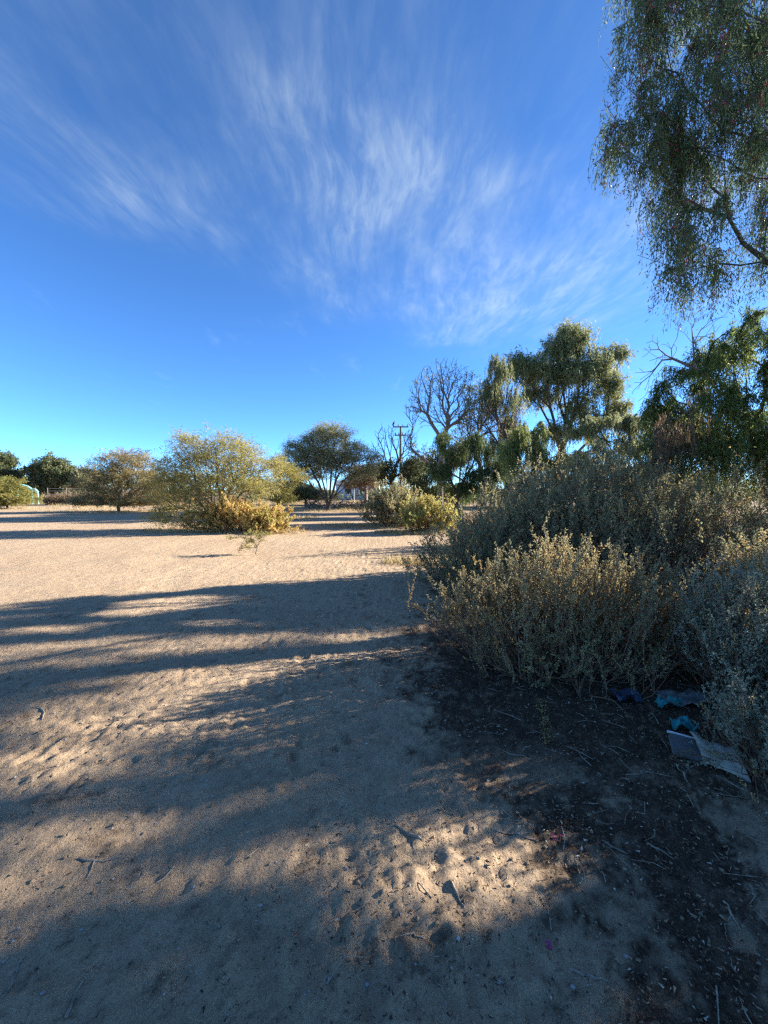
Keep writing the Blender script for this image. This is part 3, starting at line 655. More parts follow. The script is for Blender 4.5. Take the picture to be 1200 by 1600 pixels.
# big thorn bush and its neighbours on the left
Y = 16
b = at(345, 826, Y)
r = thing('thorn_tree', (b[0], Y, 0), 'broad low thorn tree left of centre, its feathery branches sweeping to the ground', 'tree')
bl = px_blobs([(340, 698, 52, 22, 0, 1.2), (300, 720, 46, 24, .2, 1.1), (385, 720, 40, 28, -.2, 1.1), (270, 755, 30, 26, .2, .9), (345, 745, 60, 28, -.2, 1.4), (405, 760, 34, 24, -.3, .9), (262, 795, 22, 14, .1, .7), (300, 780, 40, 22, -.4, .9), (430, 730, 10, 14, -.2, .5), (290, 690, 22, 10, .2, .6), (258, 728, 16, 14, .3, .5), (250, 812, 18, 8, -.2, .5), (290, 812, 34, 12, -.5, .6), (340, 800, 40, 16, -.2, .8), (240, 770, 14, 12, .2, .5)], Y, 1.0)
sk = grow([(b[0], Y, 0), tuple(at(345, 815, Y)), tuple(at(344, 806, Y))], np.concatenate([blob_pts(bl, 1250, 2.3), blob_pts([(c_, tuple(1.32 * v for v in r_)) for c_, r_ in bl], 300, 5)]), .5, .16, .005, 2.2)
wood(r, sk, M['bark_grey'], 4, .03)
P, D = sprays(sk, 3500, 15, .42, .03, .35); k = P[:, 2] > .05; P, D = P[k], D[k]; n = len(P)
leaf_obj('foliage', P, D, .085 * (.6 + .8 * rng.random(n)), .024, M['thorn'], r, .7)

Y = 22
b = at(437, 806, Y)
r = thing('thorn_tree', (b[0], Y, 0), 'slender yellow-green thorn tree between the broad thorn tree and the acacia', 'tree')
bl = px_blobs([(445, 735, 22, 10), (465, 745, 14, 8), (425, 760, 24, 16), (440, 775, 18, 14), (432, 722, 16, 8)], Y, .9)
leafy(r, [(b[0], Y, 0), tuple(at(436, 785, Y)), tuple(at(436, 765, Y))], bl, 300, .09, 900, 16, .4, .11, .03, 'thorn_yellow', .55, .4, wmat='bark_grey')

Y = 29
b = at(185, 792, Y)
r = thing('thorn_tree', (b[0], Y, 0), 'wide brownish thorn tree behind the lot, left of the broad thorn tree', 'tree')
bl = px_blobs([(195, 718, 40, 12), (165, 738, 36, 16), (215, 740, 40, 18), (190, 760, 60, 16), (145, 762, 18, 12), (240, 760, 20, 18), (155, 780, 30, 9), (205, 782, 40, 8), (245, 780, 20, 9), (130, 784, 20, 6), (185, 788, 50, 4)], Y, 1.6)
leafy(r, [(b[0], Y, 0), tuple(at(185, 790, Y)), tuple(at(186, 786, Y))], bl, 800, .12, 3300, 15, .5, .14, .034, 'thorn_brown', .5, .4, wmat='bark_grey', shift=.05)
sk = grow([at(190, 740, Y), at(195, 720, Y)], blob_pts(px_blobs([(205, 705, 34, 9)], Y, 1.2), 150, 2), .5, .03, .012)
V, Q, _ = tubes(*sk[:3], sides=3); link('bare_twigs', mesh_np('bare_twigs', V, Q), M['dead_wood'], r)

Y = 52
for px, blobs, lab, mm in ((82, [(78, 728, 20, 16), (60, 740, 16, 14), (96, 742, 20, 18), (75, 756, 30, 12), (112, 752, 10, 12)], 'rounded dark green tree beyond the fence at the far left', 'far_green'),
                           (6, [(5, 722, 12, 11), (-14, 735, 24, 18), (18, 745, 12, 10)], 'green tree cut by the left edge of the picture, beyond the fence', 'far_green'),
                           (138, [(135, 748, 14, 10), (128, 760, 16, 8)], 'low green tree between the rounded dark tree and the brownish thorn tree', 'acacia')):
    b = at(px, 784, Y)
    r = thing('shade_tree', (b[0], Y, 0), lab, 'tree')
    leafy(r, [(b[0], Y, 0), tuple(at(px, 772, Y)), tuple(at(px, 755, Y))], px_blobs(blobs, Y, 1.8), 320, .3, 2000, 14, .7, .26, .12, mm, .4, .7, wmat='bark', r_max=.06, clump=.9)
Y = 33
b = at(12, 792, Y)
r = thing('thorn_bush', (b[0], Y, 0), 'rounded olive thorn bush at the left edge of the sandy lot', 'bush')
leafy(r, [(b[0], Y, 0), tuple(at(10, 785, Y)), tuple(at(8, 775, Y))], px_blobs([(5, 760, 26, 14), (20, 772, 26, 14), (-20, 765, 26, 18), (40, 782, 14, 7), (10, 786, 30, 6), (-15, 786, 20, 6)], Y, 1.5), 420, .1, 1900, 15, .4, .14, .04, 'thorn_yellow', .5, .45, wmat='bark_grey', shift=-.15)

Y = 42
for px, blobs, lab in ((572, [(565, 738, 22, 10), (585, 750, 18, 12), (555, 755, 20, 10)], 'dry brown thorn tree seen right of the acacia trunk'),
                       (478, [(470, 765, 20, 10), (490, 772, 16, 8), (455, 778, 20, 8)], 'dark low thicket left of the acacia trunk')):
    b = at(px, 792, Y); r = thing('thorn_tree', (b[0], Y, 0), lab, 'tree')
    leafy(r, [(b[0], Y, 0), tuple(at(px, 778, Y)), tuple(at(px, 760, Y))], px_blobs(blobs, Y, 1.6), 300, .16, 900, 14, .6, .2, .06, 'brown_leaf' if px == 572 else 'far_green', .5, .5, wmat='dead_wood', r_max=.05)

# distant scrub that closes the horizon
n = 3000
a = rng.uniform(-1.25, 1.45, n); dist = rng.uniform(58, 80, n)
cx, cy = np.tan(np.clip(a, -1.2, 1.2)) * dist, dist
hh = 1.0 + 2.2 * (vn(cx * .11, cx * 0 + 3, 61) + .5) + 1.2 * (vn(cx * .35, cx * 0 + 9, 62))
hh *= np.where(cx < -14, 1.5, 1); hh *= np.where((cx > -9) & (cx < 1), .55, 1)
P = np.stack([np.repeat(cx, 12), np.repeat(cy, 12), np.repeat(np.maximum(hh, .5), 12) * rng.random(n * 12) ** .8], -1) + rng.normal(size=(n * 12, 3)) * np.array([.5, .5, .12])
P[:, 2] = np.abs(P[:, 2])
o = leaf_obj('distant_scrub', P, rdirs(len(P)), .55, .3, M['far_green'], None, .9); tag(o, 'distant belt of dark scrub along the horizon', 'scrub')

# ------------------------------------------------------------------ saltbushes
def saltbush(root, cx, cy, rx, ry, h, n, per, leaf, material, seed_frac=.25, twig=.28, side=3, gaps=False, lean=(0, 0), z_in=.0, sprawl=.35, gold=None, seed_mat='seed', rough=.3, out=.05):
    """stems fanning up from the base; leafy at the tips, brown and bare below"""
    th = rng.random(n) * 2 * math.pi; el = np.arcsin(rng.random(n) ** .8)
    rr = np.where(rng.random(n) < .70, rng.uniform(.82, 1.08, n), rng.uniform(.45, .85, n)); rr = np.where(rng.random(n) < out, rng.uniform(1.08, 1.25, n), rr)
    lump = 1 + rough * 2 * vn(np.cos(th) * 1.9 + el * 1.3 + cx * 3, np.sin(th) * 1.9 + el * 2.1 + cy * 3, 71)
    tip = np.stack([cx + lean[0] * np.sin(el) + rx * np.cos(th) * np.cos(el) * rr * lump, cy + lean[1] * np.sin(el) + ry * np.sin(th) * np.cos(el) * rr * lump, h * (.07 + .93 * np.sin(el)) * rr * lump], -1)
    base = np.stack([cx + (tip[:, 0] - cx) * sprawl + rng.normal(size=n) * .06 * rx, cy + (tip[:, 1] - cy) * sprawl + rng.normal(size=n) * .06 * ry, np.zeros(n)], -1)
    g = gz(base[:, 0], base[:, 1]); base[:, 2] = g - .02; tip[:, 2] += gz(tip[:, 0], tip[:, 1])
    mid = base * .45 + tip * .55; mid[:, :2] = base[:, :2] + (tip[:, :2] - base[:, :2]) * .62; mid[:, 2] = base[:, 2] + (tip[:, 2] - base[:, 2]) * .45
    mid += rng.normal(size=(n, 3)) * .12 * h
    K = 6; s = np.linspace(0, 1, K + 1)[None, :, None]
    path = base[:, None] * (1 - s) ** 2 + mid[:, None] * 2 * s * (1 - s) + tip[:, None] * s ** 2
    path[:, 1:-1] += rng.normal(size=(n, K - 1, 3)) * .018 * h
    r0 = .006 * (.6 + .8 * rng.random(n)) * (.6 + .4 * h)
    nodes = [path.reshape(-1, 3)]; par = np.arange(n * (K + 1)).reshape(n, K + 1) - 1; par[:, 0] = -1
    rad = (r0[:, None] * np.linspace(1, .28, K + 1)[None]).ravel(); par = [par.ravel()]; rad = [rad]
    # side twigs
    end = unit(unit(path[:, -1] - path[:, -2]) + rdirs(n) * .4)
    tw_b, tw_d = [path[:, -1] - end * twig * .75], [end]; tw_l = [np.full(n, twig)]
    for j in range(side):
        u = rng.uniform(.5, .97, n); k = np.minimum((u * K).astype(int), K - 1); f = (u * K - k)[:, None]
        ii = np.arange(n); p = path[ii, k] * (1 - f) + path[ii, k + 1] * f
        d = unit(unit(path[ii, k + 1] - path[ii, k]) * .8 + rdirs(n) * .55 + np.array([0, 0, .3]))
        L = twig * rng.uniform(.45, 1.05, n)
        off = sum(len(x) for x in nodes)
        nodes.append(np.stack([p, p + d * L[:, None]], 1).reshape(-1, 3))
        pr = np.arange(2 * n).reshape(n, 2) + off; pr[:, 1] = pr[:, 0]; pr[:, 0] = -1; par.append(pr.ravel()); rad.append(np.tile([.0022, .001], n) * (.6 + .5 * h))
        tw_b.append(p); tw_d.append(d); tw_l.append(L)
    nodes, par, rad = np.concatenate(nodes), np.concatenate(par), np.concatenate(rad)
    V, Q, _ = tubes(nodes, par, rad, 3); link('stems', mesh_np('stems', V, Q), M['stem'], root, 'stuff')
    tb, td, tl = np.concatenate(tw_b), np.concatenate(tw_d), np.concatenate(tw_l)
    m_ = len(tb); s = rng.random((m_, per, 1))
    P = tb[:, None] + td[:, None] * s * tl[:, None, None] + rng.normal(size=(m_, per, 3)) * leaf * .22
    D = unit(td[:, None] * .7 + rdirs(m_ * per).reshape(m_, per, 3) * .8)
    low = np.repeat(rng.random(m_) < .25 + 1.5 * (tb[:, 2] - gz(tb[:, 0], tb[:, 1])) / h, per)
    ttw = np.repeat(np.clip(.45 + .7 * vn(tb[:, 0] * 2.2 + tb[:, 2], tb[:, 1] * 2.2 + tb[:, 2], 73) + rng.normal(size=m_) * .2, 0, 1), per)
    seedy = np.repeat((rng.random(m_) < seed_frac * (.35 + 1.3 * (vn(tb[:, 0] * 1.6, tb[:, 1] * 1.6 + tb[:, 2], 72) + .5))), per)
    P, D = P.reshape(-1, 3), D.reshape(-1, 3)
    k = (P[:, 2] > gz(P[:, 0], P[:, 1]) + .01) & low
    if gaps: k &= sun_gaps(P, False)
    ttw = np.clip(ttw + rng.normal(size=len(ttw)) * .1, 0, 1)
    a = k & ~seedy; nA = a.sum()
    leaf_obj('foliage', P[a], D[a], leaf * (.6 + .9 * rng.random(nA)), leaf * .55 * (.6 + .8 * rng.random(nA)), M[material], root, .5, tint=ttw[a])
    b_ = k & seedy; nB = b_.sum()
    if nB: leaf_obj('seed_heads', P[b_], D[b_], leaf * .72 * (.6 + .8 * rng.random(nB)), leaf * .5 * (.6 + .8 * rng.random(nB)), M[seed_mat], root, .5, tint=ttw[b_])

r = thing('saltbush', zero((1.35, 3.75)), 'grey-green saltbush with brown stems and straw seed heads in the right foreground', 'bush')
saltbush(r, 1.6, 3.62, 1.08, .72, .92, 760, 30, .0195, 'salt_warm', .5, .22, 4, sprawl=.7, out=.07)
r = thing('saltbush', zero((3.6, 7.0)), 'largest saltbush, a tall grey-green mound behind the front one', 'bush')
saltbush(r, 3.6, 7.0, 2.5, 1.4, 1.86, 1350, 26, .031, 'salt', .2, .36, 4, sprawl=.75, out=.02, rough=.22)
r = thing('saltbush', zero((1.5, 6.2)), 'low saltbush at the left foot of the tall mound', 'bush')
saltbush(r, 1.35, 6.0, .85, .7, .95, 260, 24, .03, 'salt', .3, .28, 3)
r = thing('saltbush', zero((2.85, 3.0)), 'pale blue-grey saltbush at the right edge beside the cardboard', 'bush')
saltbush(r, 2.9, 2.95, .66, .6, .95, 400, 36, .018, 'salt_blue', .2, .26, 4, sprawl=.55, lean=(-.25, -.1))
r = thing('saltbush', zero((3.6, 11.0)), 'saltbush peeping out behind the left end of the largest mound', 'bush')
saltbush(r, 3.6, 11.0, 1.3, 1.0, 1.5, 260, 20, .045, 'salt', .3, .36, 3)
r = thing('saltbush', zero((7.6, 11.6)), 'brown saltbush seen through the stems below the dense pepper tree', 'bush')
saltbush(r, 7.8, 11.8, 2.2, 1.2, 1.6, 380, 20, .05, 'salt', .45, .4, 3)
r = thing('saltbush', zero((2.15, 2.0)), 'small drooping saltbush at the right edge in front of the cardboard', 'bush')
saltbush(r, 2.14, 2.14, .42, .36, .52, 170, 28, .016, 'salt_blue', .25, .2, 3, sprawl=.3)
r = thing('saltbush', zero((6.4, 6.3)), 'grey saltbush at the right edge beneath the dense pepper tree', 'bush')
saltbush(r, 6.6, 6.4, 1.3, 1.0, 1.7, 320, 18, .034, 'salt', .25, .36, 4, gaps=True)
r = thing('saltbush', zero((4.5, 4.2)), 'brownish saltbush between the largest mound and the right edge', 'bush')
saltbush(r, 4.4, 4.6, .9, .7, 1.0, 320, 22, .028, 'salt', .4, .28, 3, gaps=True)
# across the lot
p = grd(368, 834)
r = thing('saltbush', zero(p), 'golden yellow saltbush at the foot of the broad thorn tree', 'bush')
saltbush(r, p[0] + .05, p[1] + .6, 1.85, .8, 1.12, 460, 26, .07, 'gold', .36, .32, 3, seed_mat='gold_green', sprawl=.6)
p = grd(668, 834)
r = thing('saltbush', zero(p), 'yellow-green and golden saltbush right of the path', 'bush')
saltbush(r, p[0] + .1, p[1] + .7, 1.15, .8, 1.25, 300, 20, .07, 'gold_green', .3, .34, 3, seed_mat='gold', sprawl=.5)
p = grd(618, 826)
r = thing('saltbush', zero(p), 'dull grey saltbush left of the yellow-green one beside the path', 'bush')
saltbush(r, p[0], p[1] + 1.2, 1.35, 1.0, 1.7, 300, 20, .08, 'salt', .15, .4, 3)

# thin young shrub out on the sand
p = grd(399, 866)
r = thing('sapling', zero(p), 'thin knee-high green sapling alone on the open sand', 'shrub')
Y = p[1]
sk = grow([p, at(402, 855, Y), at(398, 848, Y)], blob_pts(px_blobs([(390, 842, 20, 8), (412, 838, 12, 8), (360, 839, 14, 3), (398, 833, 10, 5), (382, 855, 10, 6)], Y, .22), 90), .5, .012, .002)
V, Q, _ = tubes(*sk[:3], sides=4); link('stem', mesh_np('stem', V, Q), M['bark_grey'], r)
P, D = sprays(sk, 210, 9, .09, .02, .5); leaf_obj('foliage', P, D, .035, .014, M['thorn_yellow'], r)

# ------------------------------------------------------------------ far fixtures
def box_mb(parts):
    V, Q = [], []
    for c, h, *rot in parts:
        c = np.array(c, float); h = np.array(h, float) / 2
        v = np.array([[x, y, z] for z in (-1, 1) for y in (-1, 1) for x in (-1, 1)], float) * h
        if rot: v = v @ np.array(Euler(rot[0]).to_matrix()).T
        o = len(V) * 8; V.append(v + c)
        Q += [[o, o + 2, o + 3, o + 1], [o + 4, o + 5, o + 7, o + 6], [o, o + 1, o + 5, o + 4], [o + 2, o + 6, o + 7, o + 3], [o, o + 4, o + 6, o + 2], [o + 1, o + 3, o + 7, o + 5]]
    return np.concatenate(V), np.array(Q)
def boxes(name, parts, material, parent):
    return link(name, mesh_np(name, *box_mb(parts)), material, parent)
def tube(name, pts, rads, material, parent=None, sides=8, kind=None):
    pts = np.asarray(pts, float); rads = np.broadcast_to(np.asarray(rads, float), (len(pts),)).copy()
    pts = np.concatenate([pts[:1], pts, pts[-1:]]); rads = np.concatenate([[rads[0] * .05], rads, [rads[-1] * .05]])
    pts[0] -= (pts[2] - pts[1]) * .01; pts[-1] += (pts[-2] - pts[-3]) * .01
    V, Q, _ = tubes(pts, np.arange(len(pts)) - 1, rads, sides, flat=np.ptp(pts[:, 2]) < .3 * np.ptp(pts[:, :2], axis=0).max())
    return link(name, mesh_np(name, V, Q, smooth=True), material, parent, kind)
M['pole'] = bark_mat('pole_wood', (.17, .12, .085), (.30, .22, .16), 8)
M['white'] = plain_mat('white_paint', (.78, .77, .74), (.68, .66, .62), .6, 3)
M['roof'] = plain_mat('roof_sheet', (.25, .27, .30), (.18, .19, .21), .5, 4)
M['glass'] = plain_mat('window_glass', (.03, .04, .05), (.05, .06, .07), .1, 2)
M['steel'] = plain_mat('galvanised_steel', (.45, .45, .44), (.33, .33, .32), .5, 9)
M['turq'] = plain_mat('turquoise_paint', (.22, .58, .52), (.30, .66, .60), .4, 3)
M['dark'] = plain_mat('dark_feathers', (.02, .02, .025), None, .6, 30)

Y = 45
b = at(626, 790, Y); top = at(626, 666, Y)
r = thing('utility_pole', (b[0], Y, 0), 'wooden utility pole with two crossarms among the dead branches', 'pole')
tube('pole', [(b[0], Y, 0), (b[0], Y, top[2] * .5), (b[0], Y, top[2])], [.17, .15, .12], M['pole'], r)
for py, w in ((667, 24), (680, 18)):
    c = at(626, py, Y - .15); boxes('crossarm', [(c, (w / FPX * Y, .12, .13))], M['pole'], r)
    for s in (-.45, -.15, .15, .45):
        x = c[0] + s * w / FPX * Y
        tube('insulator', [(x, Y - .15, c[2] + .05), (x, Y - .15, c[2] + .14), (x, Y - .15, c[2] + .2), (x, Y - .15, c[2] + .28)], [.03, .06, .045, .05], M['bark_grey'], r, 6)
bp = at(617, 664, Y - .15)
tp = [(0, 0), (.05, .035), (.10, .05), (.16, .075), (.25, .10), (.35, .08), (.44, .04), (.58, .03), (.62, .012)]
o = tube('bird', [(bp[0] - a * .5, Y - .15, bp[2] + .38 - a * .75 + (.03 if a < .12 else 0)) for a, _ in tp], [q_ * 1.1 + .004 for _, q_ in tp], M['dark'])
tag(o, 'small dark bird perched on the utility pole', 'bird')
Y = 38
c0, c1, c2 = at(668, 795, Y), at(666, 755, Y), at(661, 712, Y)
o = tube('leaning_post', [(c0[0], Y, 0), c1, c2], [.2, .19, .15], M['pole']); tag(o, 'pale stout wooden post leaning left beside the dark green weeping tree', 'post')

Y = 62
r = thing('house', tuple(at(555, 779, Y)[:2]) + (0,), 'low white house glimpsed behind the acacia trunk', 'house')
x0, x1 = at(520, 0, Y)[0], at(592, 0, Y)[0]; xm = (x0 + x1) / 2
boxes('wall', [((xm, Y + 2, 1.15), (x1 - x0, 4, 2.3))], M['white'], r)
boxes('roof', [((xm, Y + .9, 2.62), (x1 - x0 + .6, 2.6, .08), (R(14), 0, 0)), ((xm, Y + 3.2, 2.62), (x1 - x0 + .6, 2.6, .08), (R(-14), 0, 0))], M['roof'], r)
for fx in (.28, .62):
    wx = x0 + (x1 - x0) * fx
    w_ = boxes('window', [((wx, Y - .02, 1.35), (1.0, .06, .9))], M['steel'], r)
    pn = boxes('pane', [((wx, Y - .06, 1.35), (.86, .03, .76))], M['glass'], w_); 
boxes('door', [((x0 + (x1 - x0) * .85, Y - .02, 1.0), (.85, .06, 2.0))], M['roof'], r)
o = tube('lamp_post', [at(553, 789, 50) * np.array([1, 1, 0]), at(553, 770, 50), at(553, 748, 50)], [.06, .05, .04], M['steel'], None, 6)
tag(o, 'thin pale metal post in front of the white house', 'post')

# fence and bank at the far left, pale turquoise frame behind the bush
Y = 46
xa, xb = at(40, 0, Y)[0], at(260, 0, Y)[0]
r = thing('wire_fence', (xa, Y, 0), 'wire fence with thin posts beyond the left of the lot', 'fence')
xs = np.linspace(xa, xb, 8)
for x in xs: tube('fence_post', [(x, Y, 0), (x, Y, .9), (x, Y, 1.75)], [.045, .045, .04], M['pole'], r, 6)
for z in (.5, 1.0, 1.4, 1.68): tube('wire', [(xa, Y - .06, z), ((xa + xb) / 2, Y - .06, z - .02), (xb, Y - .06, z)], .012, M['steel'], r, 4)
Y = 42
nx2, ny2 = 120, 24
u = np.linspace(at(45, 0, Y)[0], at(262, 0, Y)[0], nx2); v = np.linspace(-1.6, 1.6, ny2); U, Vv = np.meshgrid(u, v)
prof = np.cos(np.clip(Vv / 1.6, -1, 1) * math.pi / 2) ** 1.2
Z = prof * (.75 + .6 * vn(U * .8, Vv * .8, 81) + .35 * vn(U * 2.6, Vv * 2.6, 82)) * np.sin(np.linspace(0, math.pi, nx2))[None] ** .35 - .05
ii = np.arange(nx2 * ny2).reshape(ny2, nx2)
qq = np.stack([ii[:-1, :-1], ii[:-1, 1:], ii[1:, 1:], ii[1:, :-1]], -1).reshape(-1, 4)
M['bank'] = plain_mat('bank_soil', (.24, .135, .08), (.12, .075, .05), .95, 1.4, .6)
link('earth_bank', mesh_np('earth_bank', np.stack([U, Y + Vv, Z], -1), qq, smooth=True), M['bank'], None, 'structure')
n = 2600
x = rng.uniform(u[0], u[-1], n); y = Y + rng.uniform(-1.5, 1.2, n)
P = np.stack([x, y, .2 + .7 * rng.random(n)], -1); P = np.repeat(P, 6, 0) + rng.normal(size=(n * 6, 3)) * .12
P[:, 2] = np.abs(P[:, 2])
o = leaf_obj('dry_brush', P, rdirs(len(P)), .32, .05, M['brown_leaf'], None, .8, tint_shift=-.2); tag(o, 'dry brown brush covering the earth bank', 'brush')
Y = 44
arc = [at(27, 758, Y), at(36, 758.5, Y), at(44, 761, Y), at(50, 765, Y), at(55, 765, Y), at(59, 769, Y)]
r = thing('playground_frame', (arc[0][0], Y, 0), 'pale turquoise curved metal frame rising behind the left edge bush', 'frame')
tube('arched_beam', arc, .13, M['turq'], r)
for a in (arc[0], arc[3], arc[5]): tube('leg', [(a[0], Y, 0), (a[0], Y, a[2] * .6), tuple(a)], .07, M['turq'], r, 6)

# low pile of dry branches by the acacia
Y = 34
n = 420; c = np.stack([rng.uniform(at(470, 0, Y)[0], at(600, 0, Y)[0], n), Y + rng.normal(size=n) * .6, np.abs(rng.normal(size=n)) * .32], -1)
d = rdirs(n) * np.array([1, .6, .45]); L = rng.uniform(.4, 1.3, (n, 1))
nodes = np.stack([c - d * L / 2, c + rng.normal(size=(n, 3)) * .06, c + d * L / 2], 1); nodes[..., 2] = np.abs(nodes[..., 2])
pr = np.arange(3 * n).reshape(n, 3) - 1; pr[:, 0] = -1
V, Q, _ = tubes(nodes.reshape(-1, 3), pr.ravel(), np.tile([.03, .022, .01], n), 4)
o = link('brush_pile', mesh_np('brush_pile', V, Q), M['dead_wood'], None, 'stuff'); tag(o, 'low tangle of dry cut branches behind the acacia trunk', 'branches')

# dry grass along the far rim and under the bushes
n = 9000
gxr = rng.uniform(-34, 6, n); gyr = rng.uniform(31, 52, n)
k = vn(gxr * .3, gyr * .3, 91) + .3 * vn(gxr, gyr, 92) > .05; gxr, gyr = gxr[k], gyr[k]
P = np.stack([gxr, gyr, gz(gxr, gyr)], -1); P = np.repeat(P, 4, 0); P[:, :2] += rng.normal(size=(len(P), 2)) * .06
feet = []
for cx_, cy_, rx_, m_ in ((-6.2, 15.6, 3.0, 500), (-4.1, 30, 3.5, 500), (-.5, 17.5, 2.2, 350), (1.2, 14.8, 1.6, 350), (-19, 29, 5, 500), (-4.6, 14.9, 1.8, 250), (.9, 8.6, 1.0, 260), (-30, 33, 4, 300), (-5.5, 22, 2, 250)):
    a_ = rng.random(m_) * 6.283; q_ = np.sqrt(rng.random(m_)) * rx_
    feet.append(np.stack([cx_ + np.cos(a_) * q_, cy_ + np.sin(a_) * q_ * .5, np.zeros(m_)], -1))
feet = np.repeat(np.concatenate(feet), 4, 0); feet[:, :2] += rng.normal(size=(len(feet), 2)) * .05; feet[:, 2] = gz(feet[:, 0], feet[:, 1])
nF = len(P); P = np.concatenate([P, feet])
D = rng.normal(size=P.shape) * .45 + np.array([0, 0, 1.])
o = leaf_obj('dry_grass', P, D, np.where(np.arange(len(P)) < nF, .16 + .3 * rng.random(len(P)), .05 + .16 * rng.random(len(P))), .018, M['straw'], None, .8); tag(o, 'sparse dry straw-coloured grass along the lot rim and round the feet of the bushes', 'grass')

# ------------------------------------------------------------------ the near ground: litter, pebbles, sticks
def scatter(n, x0, x1, y0, y1, pw=1.0):
    return rng.uniform(x0, x1, n), y0 + (y1 - y0) * rng.random(n) ** pw
x, y = scatter(390000, -5.5, 5.5, .7, 8, 1.7)
pm = litter_mask(x, y); drift = sstep(vn(x * 1.3, y * 1.3, 19) + .6 * vn(x * 4, y * 4, 20) + .5 * vn(x * 13, y * 13, 27), -.15, .5)
k = rng.random(len(x)) < pm * .55 + .15 * drift * sstep(y - .325 * x, 8.2, 6.5) + .16 * drift * sstep(x, -.5, .5) * sstep(y, 4.5, 3.5) + .006; x, y = x[k], y[k]; n = len(x)
P = np.stack([x, y, gz(x, y) + .004 + .010 * rng.random(n) ** 2], -1)
D = rng.normal(size=(n, 3)) * np.array([1, 1, .22])
Ls = .006 + .014 * rng.random(n) ** 2
tint = np.clip(rng.normal(size=n) * .30 + np.where(rng.random(n) < pm[k], .50, .2), 0, 1); tint[rng.random(n) < .012] = 1
V, Q = leaf_quads(P, D, Ls, Ls * rng.uniform(.25, .6, n), roll=unit(rng.normal(size=(n, 3)) * .35 + np.array([0, 0, 1.])), tri=True)
o = link('leaf_litter', mesh_np('leaf_litter', V, Q, tint), M['litter'], None, 'stuff'); tag(o, 'dark fallen leaves and seed husks strewn over the near ground', 'leaf litter')

x, y = scatter(5200, -5, 4, .8, 9, 1.5); k = litter_mask(x, y) < .5; x, y = x[k], y[k]; n = len(x); s = .002 + .007 * rng.random(n) ** 4
oct_ = np.array([[1, 0, 0], [0, 1, 0], [-1, 0, 0], [0, -1, 0], [0, 0, .7], [0, 0, -.7]], float)
V = (oct_[None] * s[:, None, None] * rng.uniform(.6, 1.4, (n, 6, 1))) + np.stack([x, y, gz(x, y) + s * .3], -1)[:, None]
F = np.array([[0, 1, 4], [1, 2, 4], [2, 3, 4], [3, 0, 4]])
Q = (F[None] + (np.arange(n) * 6)[:, None, None]).reshape(-1, 3)
o = link('pebbles', mesh_np('pebbles', V, Q), M['pebble'], None, 'stuff'); tag(o, 'small pale pebbles scattered over the sand', 'pebbles')

x, y = scatter(12000, -5, 3.5, .8, 8, 1.5); n = len(x); s = .0025 + .009 * rng.random(n) ** 3
V = (oct_[None] * s[:, None, None] * rng.uniform(.5, 1.5, (n, 6, 1))) + np.stack([x, y, gz(x, y) + s * .1], -1)[:, None]
Q = (F[None] + (np.arange(n) * 6)[:, None, None]).reshape(-1, 3)
o = link('sand_clods', mesh_np('sand_clods', V, Q, smooth=True), ground.data.materials[0], None, 'stuff'); tag(o, 'crumbled clods of sand over the trodden ground', 'clods')

# fine dry twigs too many to count
n = 1500; x, y = scatter(n, -4, 3.5, .8, 7, 1.4)
k = rng.random(n) < .12 + .9 * litter_mask(x, y); x, y = x[k], y[k]; n = len(x)
a = rng.random(n) * 2 * math.pi; L = rng.uniform(.03, .16, n); dx, dy = np.cos(a) * L / 2, np.sin(a) * L / 2; w = rng.normal(size=(2, n)) * .012
nodes = np.stack([np.stack([x - dx, y - dy, gz(x - dx, y - dy) + .004], -1), np.stack([x + w[0], y + w[1], gz(x, y) + .008], -1), np.stack([x + dx, y + dy, gz(x + dx, y + dy) + .005], -1)], 1)
pr = np.arange(3 * n).reshape(n, 3) - 1; pr[:, 0] = -1
V, Q, _ = tubes(nodes.reshape(-1, 3), pr.ravel(), np.repeat(rng.uniform(.0012, .003, n), 3) * np.tile([1, .9, .5], n), 4, flat=True)
o = link('fine_twigs', mesh_np('fine_twigs', V, Q), M['twig'], None, 'stuff'); tag(o, 'fine dry twigs lying about the near ground', 'twigs')

def stick(pix, rads, label, forks=(), lift=.002, name='stick'):
    def line(pp):
        pts = []
        for i, (u, v) in enumerate(pp):
            g_ = grd(u, v); pts.append(g_)
        out = []
        for a, b_ in zip(pts[:-1], pts[1:]):
            for s_ in (0, .33, .66): out.append(a + (b_ - a) * s_)
        out.append(pts[-1]); out = np.array(out)
        out[1:-1, :2] += rng.normal(size=(len(out) - 2, 2)) * .0035
        out[:, 2] = gz(out[:, 0], out[:, 1]) + lift
        return out
    r0 = np.array(rads, float); c = line(pix)
    o = tube(name, c, np.interp(np.linspace(0, 1, len(c)), np.linspace(0, 1, len(r0)), r0), M['twig'], None, 6)
    tag(o, label, 'stick', 'sticks on the ground')
    for f in forks:
        cf = line(f); tube('side_shoot', cf, np.linspace(r0[-1], .0012, len(cf)), M['twig'], o, 5)
    return o
stick([(618, 1302), (638, 1312), (660, 1324)], [.005, .008, .005], 'thick pale stick at the top of the sun patch')
stick([(703, 1384), (713, 1404), (726, 1424)], [.003, .005, .003], 'short dark stick near the middle of the sun patch')
stick([(620, 1472), (642, 1466), (668, 1470)], [.003, .005, .003], 'curved pale twig just below the sun patch')
stick([(122, 1347), (150, 1352), (186, 1345)], [.004, .005, .003], 'crossed twig lying in the left shade', [[(148, 1352), (142, 1366), (136, 1376)]])
stick([(104, 1598), (112, 1572), (124, 1548), (136, 1536)], [.005, .004, .002], 'bent twig at the bottom left corner', [[(114, 1566), (128, 1560)]])
